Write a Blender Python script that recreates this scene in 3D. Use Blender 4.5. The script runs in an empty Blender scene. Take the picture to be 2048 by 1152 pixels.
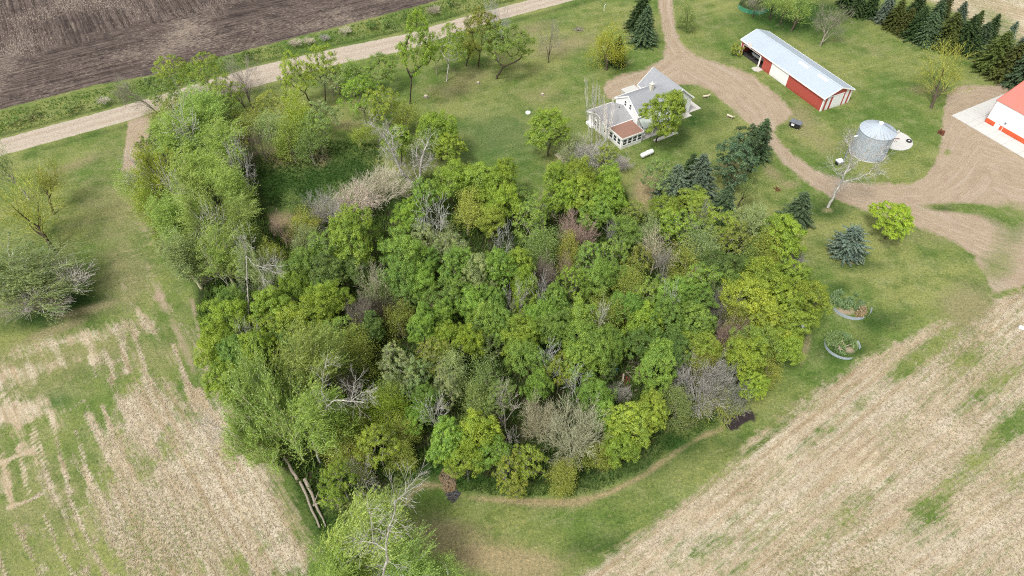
import bpy, math, random
import numpy as np
from mathutils import Vector, Matrix

# ------------------------------------------------------------------ camera, sky, sun
scene = bpy.context.scene
COL = scene.collection
CAM_H = 80.0
PITCH = math.radians(48.0)
FPX = 1365.0
cam_data = bpy.data.cameras.new("camera")
cam = bpy.data.objects.new("camera", cam_data)
COL.objects.link(cam)
cam.location = (0, 0, CAM_H)
cam.rotation_euler = (math.pi / 2 - PITCH, 0, 0)
cam_data.sensor_width = 36.0
cam_data.lens = 36.0 * FPX / 2048.0
cam_data.clip_end = 8000
scene.camera = cam

SUN_EL, SUN_AZ = math.radians(58), math.radians(215)      # azimuth clockwise from +Y: light from the left, behind the camera
world = bpy.data.worlds.new("World")
scene.world = world
world.use_nodes = True
wn = world.node_tree.nodes
wl = world.node_tree.links
wn.clear()
w_out = wn.new("ShaderNodeOutputWorld")
w_bg = wn.new("ShaderNodeBackground")
w_sky = wn.new("ShaderNodeTexSky")
w_sky.sky_type = 'NISHITA'
w_sky.sun_disc = False
w_sky.sun_elevation = SUN_EL
w_sky.sun_rotation = SUN_AZ
w_sky.dust_density = 4.0
w_hs = wn.new("ShaderNodeHueSaturation")                  # cloud cover: the overcast sky is nearly grey
w_hs.inputs["Saturation"].default_value = 0.22
wl.new(w_sky.outputs[0], w_hs.inputs["Color"])
wl.new(w_hs.outputs[0], w_bg.inputs[0])
w_bg.inputs[1].default_value = 0.14
wl.new(w_bg.outputs[0], w_out.inputs[0])
sd = bpy.data.lights.new("sun", 'SUN')
sun = bpy.data.objects.new("sun", sd)
COL.objects.link(sun)
sd.energy = 1.9
sd.angle = math.radians(10)
sd.color = (1.0, 0.965, 0.91)
dvec = Vector((math.sin(SUN_AZ) * math.cos(SUN_EL), math.cos(SUN_AZ) * math.cos(SUN_EL), math.sin(SUN_EL)))
sun.rotation_euler = dvec.to_track_quat('Z', 'Y').to_euler()
scene.view_settings.view_transform = 'Standard'
scene.view_settings.look = 'None'
scene.view_settings.gamma = 1.0
scene.view_settings.use_curve_mapping = False
scene.view_settings.exposure = 0.62

scene.cycles.filter_width = 1.1
scene.cycles.use_denoising = False
RNG = np.random.default_rng(7)
random.seed(7)

# ------------------------------------------------------------------ plan helpers: survey points measured on the photograph
CP, SP = math.cos(PITCH), math.sin(PITCH)
def G(x, y, z=0.0):
    u, v = x - 1024.0, 576.0 - y
    ry, rz = FPX * CP + v * SP, -FPX * SP + v * CP
    t = (CAM_H - z) / -rz
    return Vector((u * t, ry * t, z))
def plan_uv(X, Y):
    d = Y * CP + CAM_H * SP
    v = Y * SP - CAM_H * CP
    d = np.maximum(d, 5.0)
    return 1024 + FPX * X / d, 576 - FPX * v / d
def mpp(x, y, z=0.0):
    p = G(x, y, z)
    return math.sqrt(p.x ** 2 + p.y ** 2 + (CAM_H - z) ** 2) / FPX

# ------------------------------------------------------------------ numpy value noise
def vnoise(x, y, seed=0):
    xi, yi = np.floor(x).astype(np.int64), np.floor(y).astype(np.int64)
    fx, fy = x - xi, y - yi
    fx, fy = fx * fx * (3 - 2 * fx), fy * fy * (3 - 2 * fy)
    def h(a, b):
        n = (a * 374761393 + b * 668265263 + seed * 1442695041) & 0xFFFFFFFF
        n = ((n ^ (n >> 13)) * 1274126177) & 0xFFFFFFFF
        return ((n ^ (n >> 16)) & 0xFFFF) / 65535.0
    a, b, c, d = h(xi, yi), h(xi + 1, yi), h(xi, yi + 1), h(xi + 1, yi + 1)
    return (a * (1 - fx) + b * fx) * (1 - fy) + (c * (1 - fx) + d * fx) * fy
def fbm(x, y, seed=0, octv=4):
    s, a, t = 0, 0.5, 0
    for i in range(octv):
        s = s + a * vnoise(x * 2 ** i, y * 2 ** i, seed + i * 17)
        t += a
        a *= 0.55
    return s / t

# ------------------------------------------------------------------ scene-tree helpers
def set_tags(o, label=None, cat=None, group=None, kind=None):
    if label: o["label"] = label
    if cat: o["category"] = cat
    if group: o["group"] = group
    if kind: o["kind"] = kind
    return o
def thing(name, label, cat, loc=(0, 0, 0), rz=0.0, group=None):
    o = bpy.data.objects.new(name, None)
    o.empty_display_size = 0.3
    COL.objects.link(o)
    o.location = loc
    o.rotation_euler = (0, 0, rz)
    return set_tags(o, label, cat, group)
def link(name, mesh, mat=None, parent=None, color=None):
    o = bpy.data.objects.new(name, mesh)
    COL.objects.link(o)
    if mat is not None and not mesh.materials:
        mesh.materials.append(mat)
    if parent is not None: o.parent = parent
    if color is not None: o.color = (*color, 1)
    return o
def np_mesh(name, V, F, fattr=None, pattr=None, smooth=False):
    V = np.asarray(V, dtype=np.float32)
    F = np.asarray(F, dtype=np.int32)
    k = F.shape[1]
    me = bpy.data.meshes.new(name)
    me.vertices.add(len(V)); me.vertices.foreach_set("co", V.ravel())
    me.loops.add(F.size); me.loops.foreach_set("vertex_index", F.ravel())
    me.polygons.add(len(F))
    me.polygons.foreach_set("loop_start", np.arange(0, F.size, k, dtype=np.int32))
    if smooth: me.polygons.foreach_set("use_smooth", np.ones(len(F), dtype=bool))
    me.update(calc_edges=True)
    for dom, dct in (("FACE", fattr), ("POINT", pattr)):
        for nm, arr in (dct or {}).items():
            arr = np.asarray(arr, dtype=np.float32)
            if arr.ndim == 1:
                me.attributes.new(nm, 'FLOAT', dom).data.foreach_set("value", arr)
            else:
                me.attributes.new(nm, 'FLOAT_VECTOR', dom).data.foreach_set("vector", arr.ravel())
    return me
class MB:
    """collects faces for one mesh"""
    def __init__(s): s.v = []; s.f = []
    def face(s, *pts):
        n = len(s.v); s.v += [tuple(p) for p in pts]; s.f.append(tuple(range(n, n + len(pts)))); return s
    def hexa(s, b, t):
        """bottom ring b, top ring t (counter-clockwise from above)"""
        n = len(s.v); k = len(b)
        s.v += [tuple(p) for p in b] + [tuple(p) for p in t]
        s.f.append(tuple(n + i for i in reversed(range(k)))); s.f.append(tuple(n + k + i for i in range(k)))
        for i in range(k):
            j = (i + 1) % k; s.f.append((n + i, n + j, n + k + j, n + k + i))
        return s
    def box(s, x0, x1, y0, y1, z0, z1):
        b = [(x0, y0, z0), (x1, y0, z0), (x1, y1, z0), (x0, y1, z0)]
        return s.hexa(b, [(x, y, z1) for x, y, z in b])
    def prism(s, poly, z0, z1):
        return s.hexa([(x, y, z0) for x, y in poly], [(x, y, z1) for x, y in poly])
    def tube(s, p0, p1, r0, r1=None, n=8, cap=True):
        r1 = r0 if r1 is None else r1
        p0, p1 = Vector(p0), Vector(p1)
        d = (p1 - p0).normalized()
        a = d.cross(Vector((0, 0, 1)))
        a = Vector((1, 0, 0)) if a.length < 1e-4 else a.normalized()
        b = d.cross(a)
        m = len(s.v)
        for p, r in ((p0, r0), (p1, r1)):
            for i in range(n):
                t = 2 * math.pi * i / n
                s.v.append(tuple(p + a * (r * math.cos(t)) + b * (r * math.sin(t))))
        for i in range(n):
            j = (i + 1) % n; s.f.append((m + i, m + j, m + n + j, m + n + i))
        if cap:
            s.f.append(tuple(m + i for i in reversed(range(n)))); s.f.append(tuple(m + n + i for i in range(n)))
        return s
    def mesh(s, name):
        me = bpy.data.meshes.new(name); me.from_pydata(s.v, [], s.f); me.update(); return me
    def build(s, name, mat, parent=None, bevel=0.0, smooth=False, color=None):
        me = s.mesh(name)
        import bmesh
        bm = bmesh.new(); bm.from_mesh(me); bmesh.ops.recalc_face_normals(bm, faces=bm.faces)
        if bevel > 0:
            bmesh.ops.remove_doubles(bm, verts=bm.verts, dist=1e-5)
            bmesh.ops.bevel(bm, geom=list(bm.edges), offset=bevel, segments=1, affect='EDGES')
        bm.to_mesh(me); bm.free()
        if smooth:
            for p in me.polygons: p.use_smooth = True
        return link(name, me, mat, parent, color)

# ------------------------------------------------------------------ material helpers
class NG:
    def __init__(s, name):
        s.m = bpy.data.materials.new(name); s.m.use_nodes = True
        s.t = s.m.node_tree; s.t.nodes.clear()
        s.out = s.t.nodes.new("ShaderNodeOutputMaterial")
    def n(s, typ, **kw):
        nd = s.t.nodes.new(typ)
        for k, v in kw.items(): setattr(nd, k, v)
        return nd
    def put(s, sock, v):
        if hasattr(v, "links") and hasattr(v, "node"): s.t.links.new(v, sock)
        elif isinstance(v, (tuple, list)) and len(v) == 3 and sock.type == 'RGBA': sock.default_value = (*v, 1)
        else: sock.default_value = v
    def math(s, op, a, b=0.0, c=0.0, clamp=False):
        nd = s.n("ShaderNodeMath", operation=op, use_clamp=clamp)
        s.put(nd.inputs[0], a); s.put(nd.inputs[1], b); s.put(nd.inputs[2], c)
        return nd.outputs[0]
    def attr(s, name, typ='GEOMETRY', out="Fac"):
        return s.n("ShaderNodeAttribute", attribute_name=name, attribute_type=typ).outputs[out]
    def vscale(s, vec, sc):
        nd = s.n("ShaderNodeVectorMath", operation='MULTIPLY')
        s.put(nd.inputs[0], vec); nd.inputs[1].default_value = sc
        return nd.outputs[0]
    def noise(s, vec, scale, detail=3.0, rough=0.55, out=0, dist=0.0):
        nd = s.n("ShaderNodeTexNoise")
        s.put(nd.inputs["Vector"], vec); nd.inputs["Scale"].default_value = scale
        nd.inputs["Detail"].default_value = detail; nd.inputs["Roughness"].default_value = rough
        nd.inputs["Distortion"].default_value = dist
        return nd.outputs[out]
    def mix(s, a, b, f, blend='MIX'):
        nd = s.n("ShaderNodeMix", data_type='RGBA', blend_type=blend)
        s.put(nd.inputs[0], f); s.put(nd.inputs[6], a); s.put(nd.inputs[7], b)
        return nd.outputs[2]
    def rng(s, v, a, b, c=0.0, d=1.0):
        nd = s.n("ShaderNodeMapRange")
        s.put(nd.inputs[0], v); nd.inputs[1].default_value = a; nd.inputs[2].default_value = b
        nd.inputs[3].default_value = c; nd.inputs[4].default_value = d
        return nd.outputs[0]
    def bump(s, h, strength=0.5, dist=0.1):
        nd = s.n("ShaderNodeBump"); s.put(nd.inputs["Height"], h)
        nd.inputs["Strength"].default_value = strength; nd.inputs["Distance"].default_value = dist
        return nd.outputs[0]
    def finish(s, col, rough=0.9, metal=0.0, normal=None, spec=0.3):
        p = s.n("ShaderNodeBsdfPrincipled")
        s.put(p.inputs["Base Color"], col); s.put(p.inputs["Roughness"], rough)
        p.inputs["Metallic"].default_value = metal; p.inputs["Specular IOR Level"].default_value = spec
        if normal is not None: s.put(p.inputs["Normal"], normal)
        s.t.links.new(p.outputs[0], s.out.inputs[0])
        return s.m
def mat_plain(name, col, rough=0.6, metal=0.0, var=0.12, scale=3.0, spec=0.3, dirt=None, stretch=(1, 1, 1)):
    g = NG(name)
    oc = g.vscale(g.n("ShaderNodeTexCoord").outputs["Object"], stretch)
    n1 = g.noise(oc, scale, 5.0, 0.6)
    c = g.mix(tuple(x * (1 - var) for x in col), tuple(min(1, x * (1 + var)) for x in col), n1)
    if dirt:
        n2 = g.noise(oc, scale * 0.35, 6.0, 0.65)
        c = g.mix(c, dirt, g.rng(n2, 0.52, 0.72, 0, 0.55))
    return g.finish(c, rough, metal, g.bump(g.noise(oc, scale * 9, 2), 0.15, 0.02), spec)
def mat_ribbed(name, col, pitch, axis='X', rough=0.45, metal=0.0, var=0.05, spec=0.4, strength=0.35, dirt=None):
    """painted sheet metal or lap siding: fine relief only"""
    g = NG(name)
    oc = g.n("ShaderNodeTexCoord").outputs["Object"]
    w = g.n("ShaderNodeTexWave", bands_direction=axis, wave_type='BANDS', wave_profile='SAW')
    g.put(w.inputs[0], oc); w.inputs["Scale"].default_value = 0.314 / pitch
    n1 = g.noise(oc, 1.2, 5.0, 0.6)
    c = g.mix(tuple(x * (1 - var) for x in col), tuple(min(1, x * (1 + var)) for x in col), n1)
    if dirt:
        c = g.mix(c, dirt, g.rng(g.noise(g.vscale(oc, (1, 1, .3)), 1.6, 6.0, 0.65), 0.5, 0.75, 0, 0.4))
    sp = g.n("ShaderNodeSeparateXYZ"); g.put(sp.inputs[0], g.n("ShaderNodeTexCoord").outputs["Object"])
    c = g.mix(c, g.mix(c, (.62, .55, .46), 1.0, 'MULTIPLY'), g.math('MULTIPLY', g.rng(sp.outputs[2], .0, .7, 1, 0), g.rng(g.noise(oc, 1.3, 4), .3, .7)))
    return g.finish(c, rough, metal, g.bump(w.outputs["Fac"], strength, 0.03), spec)
def mat_leaf(name, trans=0.42, hue_var=0.5):
    g = NG(name)
    oi = g.n("ShaderNodeObjectInfo")
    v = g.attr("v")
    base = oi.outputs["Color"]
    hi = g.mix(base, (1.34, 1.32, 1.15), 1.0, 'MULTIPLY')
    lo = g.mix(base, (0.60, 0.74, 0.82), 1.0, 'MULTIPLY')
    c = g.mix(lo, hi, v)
    pos = g.n("ShaderNodeTexCoord").outputs["Object"]
    c = g.mix(c, g.mix(c, (1.12, 1.02, 0.8), 1.0, 'MULTIPLY'), g.rng(g.noise(pos, 0.35, 2), 0.4, 0.65, 0, hue_var))
    d = g.n("ShaderNodeBsdfDiffuse"); g.put(d.inputs[0], c)
    t = g.n("ShaderNodeBsdfTranslucent"); g.put(t.inputs[0], g.mix(c, (1.15, 1.2, 0.55), 1.0, 'MULTIPLY'))
    m = g.n("ShaderNodeMixShader"); m.inputs[0].default_value = trans
    g.t.links.new(d.outputs[0], m.inputs[1]); g.t.links.new(t.outputs[0], m.inputs[2])
    gl = g.n("ShaderNodeBsdfGlossy"); gl.inputs["Roughness"].default_value = 0.5; gl.inputs[0].default_value = (.8, .85, .8, 1)
    m2 = g.n("ShaderNodeMixShader"); m2.inputs[0].default_value = 0.035
    g.t.links.new(m.outputs[0], m2.inputs[1]); g.t.links.new(gl.outputs[0], m2.inputs[2])
    g.t.links.new(m2.outputs[0], g.out.inputs[0])
    return g.m
def mat_bark(name):
    g = NG(name)
    oi = g.n("ShaderNodeObjectInfo")
    oc = g.vscale(g.n("ShaderNodeTexCoord").outputs["Object"], (1, 1, 0.25))
    n1 = g.noise(oc, 5.0, 5.0, 0.65)
    c = g.mix(g.mix(oi.outputs["Color"], (0.5, 0.48, 0.46), 1.0, 'MULTIPLY'), g.mix(oi.outputs["Color"], (1.3, 1.3, 1.3), 1.0, 'MULTIPLY'), g.rng(n1, 0.35, 0.65))
    return g.finish(c, 0.95, 0, None, 0.1)
M_LEAF = mat_leaf("leaves")
M_NEEDLE = mat_leaf("needles", 0.12, 0.25)
M_BARK = mat_bark("bark")

# ------------------------------------------------------------------ ground plan (photo survey coordinates, world-space result)
def inpoly(u, v, poly):
    r = np.zeros(u.shape, bool)
    n = len(poly)
    for i in range(n):
        (x0, y0), (x1, y1) = poly[i], poly[(i + 1) % n]
        if y0 == y1: continue
        c = ((y0 > v) != (y1 > v)) & (u < (x1 - x0) * (v - y0) / (y1 - y0) + x0)
        r ^= c
    return r
def segd(u, v, a, b):
    """distance, param to the segment"""
    ax, ay = a; bx, by = b
    dx, dy = bx - ax, by - ay
    t = np.clip(((u - ax) * dx + (v - ay) * dy) / (dx * dx + dy * dy + 1e-9), 0, 1)
    return np.hypot(u - ax - t * dx, v - ay - t * dy), t
def polysd(u, v, poly):
    """signed distance, positive inside"""
    d = np.full(u.shape, 1e9)
    n = len(poly)
    for i in range(n): d = np.minimum(d, segd(u, v, poly[i], poly[(i + 1) % n])[0])
    return np.where(inpoly(u, v, poly), d, -d)
def lined(u, v, pts):
    d = np.full(u.shape, 1e9)
    for a, b in zip(pts[:-1], pts[1:]): d = np.minimum(d, segd(u, v, a, b)[0])
    return d
def soft(sd, w): return np.clip(0.5 + sd / (2 * w), 0, 1)
def blob(u, v, cx, cy, rx, ry, ang=0.0):
    c, s = math.cos(math.radians(ang)), math.sin(math.radians(ang))
    x, y = u - cx, v - cy
    x, y = x * c + y * s, -x * s + y * c
    return np.exp(-((x / rx) ** 2 + (y / ry) ** 2))

ROAD_T = [(-900, 490), (0, 278), (200, 224), (250, 210), (512, 131), (677, 95), (812, 68), (937, 31), (1024, 9), (1060, 0), (2200, -310)]
ROAD_B = [(2200, -275), (1149, 0), (1024, 33), (937, 57), (812, 101), (677, 128), (560, 160), (512, 173), (400, 201), (300, 226), (250, 243), (0, 312), (-900, 545)]
ROAD = ROAD_T + ROAD_B
PLOUGH = [(-3000, -2000), (-3000, 800), (-900, 470), (0, 219), (190, 170), (320, 147), (512, 95), (700, 47), (872, 2), (1500, -165), (3000, -560), (3000, -2000)]
TRACK = [(256, 243), (304, 226), (300, 262), (288, 305), (280, 345), (270, 352), (244, 342), (249, 300), (254, 270)]
DRIVE = [(1310, -60), (1316, 0), (1322, 40), (1332, 90), (1325, 118), (1290, 140), (1240, 150), (1212, 164), (1207, 178), (1216, 196), (1240, 204),
         (1290, 190), (1352, 172), (1385, 167), (1415, 178), (1450, 205), (1480, 232), (1500, 250), (1530, 282), (1555, 312), (1590, 345), (1620, 370), (1660, 393),
         (1720, 418), (1780, 434), (1840, 456), (1900, 480), (1940, 505), (1960, 545), (1985, 590), (2100, 560), (2300, 420), (2300, 200), (2030, 150),
         (1990, 172), (1950, 170), (1915, 172), (1895, 190), (1886, 235), (1882, 290), (1870, 325), (1845, 352), (1812, 366), (1755, 369),
         (1700, 362), (1645, 347), (1598, 318), (1565, 290), (1552, 268), (1556, 250), (1578, 240), (1584, 226), (1572, 208), (1540, 178), (1508, 152),
         (1478, 138), (1428, 124), (1392, 112), (1364, 90), (1350, 55), (1345, 0), (1342, -60)]
RFIELD = [(1100, 1220), (1168, 1150), (1235, 1100), (1310, 1045), (1370, 1000), (1430, 952), (1470, 915), (1520, 862), (1560, 826), (1610, 792), (1660, 762),
          (1700, 741), (1730, 715), (1775, 695), (1815, 678), (1850, 655), (1890, 642), (1930, 646), (1960, 640), (1985, 600), (2100, 560), (2600, 700), (3600, 1600), (2600, 2600), (900, 1800)]
LFIELD = [(-600, 820), (0, 690), (110, 668), (200, 650), (262, 622), (330, 612), (383, 620), (405, 690), (432, 760), (470, 840), (520, 910), (562, 985),
          (600, 1060), (640, 1152), (690, 1300), (-900, 1500)]
FARFIELD = [(1640, -60), (1800, -20), (1880, 10), (1960, 50), (2048, 85), (2300, 190), (3600, 700), (3600, -2000), (2400, -2000), (1700, -700)]
WOODS = [(395, 640), (400, 560), (440, 540), (500, 520), (560, 470), (600, 440), (700, 420), (800, 420), (850, 350), (1000, 350), (1080, 420), (1110, 350), (1230, 350),
         (1270, 430), (1320, 430), (1440, 420), (1580, 450), (1600, 520), (1635, 600), (1600, 690), (1545, 740), (1500, 800), (1380, 830), (1330, 860), (1260, 920), (1120, 970),
         (1000, 960), (900, 930), (820, 930), (760, 980), (640, 1000), (560, 930), (480, 830), (430, 760)]
WESTROW = [(300, 250), (480, 230), (520, 300), (520, 400), (560, 480), (500, 560), (400, 580), (330, 520), (300, 430), (290, 330)]
SOIL = [(1441, 836), (1448, 829), (1480, 826), (1500, 817), (1515, 829), (1508, 841), (1490, 846), (1478, 855), (1462, 864), (1450, 852)]
LINES = [[(62, 838), (82, 900), (100, 975)], [(100, 826), (118, 900), (140, 985)], [(150, 862), (168, 915), (180, 972)], [(172, 828), (205, 890), (247, 975)], [(205, 812), (228, 880), (247, 950)],
         [(87, 1028), (112, 1085), (148, 1155)], [(30, 1050), (48, 1085), (66, 1118)], [(188, 978), (212, 1030), (240, 1075)], [(138, 1000), (172, 1075), (214, 1155)],
         [(3, 910), (10, 945), (20, 990)], [(36, 893), (46, 940), (58, 988)], [(-8, 1100), (12, 1155)], [(346, 688), (366, 740), (392, 818)], [(267, 664), (280, 700), (292, 742)],
         [(243, 690), (256, 742)], [(206, 700), (218, 722), (228, 756)], [(180, 712), (192, 752)], [(232, 1040), (270, 1100), (300, 1155)], [(290, 1060), (340, 1155)], [(64, 870), (70, 905)],
         [(380, 880), (430, 960), (480, 1050), (520, 1150)], [(430, 870), (500, 980), (570, 1120)], [(395, 780), (440, 860)], [(-5, 928), (60, 902)], [(18, 1016), (50, 1004), (80, 990)], [(300, 1010), (350, 1100)]]
BROWN_EDGE = [(812, 1008), (824, 985), (850, 970), (882, 972), (905, 990), (960, 998), (1060, 1003), (1150, 1004), (1212, 988), (1290, 950), (1350, 905), (1400, 875), (1442, 856)]
LUSH = [(430, 590, 40, 55), (415, 640, 25, 60), (600, 1000, 40, 80), (660, 1060, 40, 60), (480, 370, 70, 60), (600, 380, 90, 50), (700, 330, 70, 45), (560, 480, 60, 50), (760, 420, 50, 60), (860, 930, 70, 45),
        (960, 960, 60, 30), (1120, 960, 90, 30), (1260, 930, 80, 30), (1350, 880, 70, 32), (1420, 830, 40, 30), (60, 640, 140, 35), (160, 600, 70, 25), (820, 420, 40, 40), (1600, 600, 30, 60), (1765, 640, 60, 26),
        (1690, 700, 70, 30), (1675, 575, 30, 16), (1880, 420, 40, 15), (1720, 530, 60, 16), (2035, 655, 36, 38), (1640, 30, 120, 40), (1350, 240, 120, 50), (1650, 420, 60, 30), (1560, 30, 80, 40), (1490, 900, 100, 30), (1200, 1100, 90, 40)]
DRY = [(80, 1000, 150, 170, 0, .45), (300, 700, 170, 60, 0, .4), (60, 740, 160, 60, -12, .5), (1300, 1080, 200, 20, -35, .15), (1130, 90, 70, 20, -12, .9), (1080, 190, 60, 20, 0, .5), (1060, 60, 60, 14, -15, .8), (940, 150, 50, 20, 0, .6), (900, 180, 60, 20, 0, .5), (150, 330, 60, 12, -20, .7), (230, 420, 90, 90, 0, .55), (250, 560, 60, 60, 0, .7),
       (960, 1110, 150, 34, 5, .9), (1060, 1140, 80, 26, 0, .8), (880, 1060, 90, 22, 0, .8), (1120, 1010, 90, 14, 0, .5), (690, 250, 40, 12, 0, .7), (560, 312, 35, 16, 0, 1.5), (640, 312, 18, 20, 0, 1.5), (690, 430, 60, 14, -10, 1.1), (540, 445, 60, 16, -10, 1.3),
       (1290, 380, 24, 40, 0, 1.2), (1095, 400, 16, 14, 0, 1.3), (1460, 330, 30, 12, 0, .7), (1545, 345, 26, 14, 30, .9), (1580, 370, 22, 10, 0, .8), (1600, 230, 30, 24, 0, .8), (1625, 270, 40, 25, 30, .6), (1690, 300, 60, 20, 0, .4),
       (1870, 460, 60, 40, 0, .5), (1930, 610, 60, 50, 0, .9), (1980, 640, 40, 30, 0, .9), (1420, 110, 60, 16, 20, .4), (1840, 180, 40, 8, 0, .7), (1720, 90, 90, 20, 20, .35), (1560, 700, 14, 50, 15, .8), (1610, 700, 8, 34, 15, 1.2), (1700, 520, 22, 10, 0, .9),
       (170, 620, 60, 8, -15, 1.0), (110, 660, 60, 8, -20, 1.2), (1380, 850, 30, 8, -30, .6), (1230, 180, 30, 12, 0, .5), (960, 590, 10, 10, 0, .1), (1655, 420, 12, 6, 0, 1.0), (1275, 78, 26, 10, 0, .8), (1240, 128, 20, 7, 0, .6), (1410, 40, 90, 30, 20, .3), (260, 300, 50, 60, 0, .2)]
STRAW_L = [(300, 830, 80, 75, 0, 1.1), (280, 800, 50, 30, 0, .5), (470, 1000, 120, 160, -30, 1.3), (400, 960, 120, 110, 0, 1.1), (330, 1080, 90, 120, 0, .9), (560, 1100, 50, 80, 0, 1.0), (440, 880, 60, 60, -30, .9), (0, 835, 70, 26, -10, 1.3), (40, 815, 40, 18, -20, 1.1),
           (80, 690, 120, 12, -12, .8), (30, 745, 80, 12, -14, .9), (120, 730, 90, 10, -20, .6), (200, 668, 70, 12, -14, .8), (250, 1000, 60, 50, 0, .7), (400, 700, 14, 60, -15, .9), (300, 650, 30, 20, 0, .7), (285, 435, 12, 28, 0, 1.3), (300, 540, 14, 22, 0, 1.0), (318, 590, 22, 16, 0, 1.1), (210, 1010, 60, 70, 0, .4), (560, 930, 30, 40, -30, .5)]
GREEN_L = [(200, 775, 110, 38, -12, 1.0), (120, 770, 70, 30, 0, .9), (330, 905, 50, 50, 0, 1.2), (350, 700, 45, 90, -15, .8), (90, 880, 110, 50, 0, .9), (60, 1090, 90, 80, 0, 1.0), (150, 900, 70, 60, 0, .7), (155, 968, 26, 8, 0, 1.2), (370, 780, 20, 50, 0, .7), (500, 1110, 40, 50, 0, .45), (620, 1140, 30, 30, 0, .7), (280, 690, 80, 40, 0, .6), (230, 1120, 60, 50, 0, .4)]
GREEN_R = [(1850, 700, 90, 22, -30, .8), (1820, 735, 50, 30, -30, .7), (1985, 775, 70, 40, -30, .8), (1960, 900, 110, 28, -30, .75), (2020, 840, 60, 22, -30, .9), (1860, 1030, 60, 40, -30, .9), (1810, 1020, 90, 16, -30, .6), (1690, 1010, 90, 40, -35, .35), (1640, 900, 60, 30, -35, .3),
           (1900, 1070, 70, 20, -35, .6), (1990, 680, 60, 40, 0, .55), (1560, 830, 40, 10, -40, .7), (1500, 900, 50, 8, -40, .8), (1540, 870, 60, 8, -42, .7), (1930, 720, 30, 20, 0, .6), (1720, 690, 30, 6, -30, .7), (1400, 1120, 120, 20, -38, .3), (1780, 880, 60, 40, -30, .35), (2030, 960, 50, 30, 0, .8)]
DRIVE_GREEN = [(1890, 415, 60, 9, 3, 1.1), (1960, 420, 60, 14, 10, 1.0), (1895, 305, 10, 8, 0, 1.0), (1870, 490, 50, 14, 10, .6), (1840, 350, 24, 8, -40, .8), (2020, 470, 50, 60, 0, .55), (1990, 540, 50, 40, 0, .7), (1550, 260, 14, 18, 0, .35), (2030, 430, 50, 30, 0, .6)]
DRIVE_LINE = [[(1328, -40), (1330, 20), (1340, 75), (1362, 112), (1410, 142), (1465, 172), (1515, 220), (1548, 275), (1585, 325), (1640, 362), (1710, 390), (1790, 400), (1860, 398), (1930, 350), (1960, 300), (2048, 330)],
              [(1362, 112), (1320, 140), (1250, 165), (1215, 180)], [(1790, 400), (1880, 440), (1980, 480), (2080, 500)]]
ROAD_MID = [(-900, 518), (0, 295), (225, 232), (512, 152), (677, 111), (812, 84), (937, 44), (1024, 21), (1104, 0), (2200, -292)]

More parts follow.
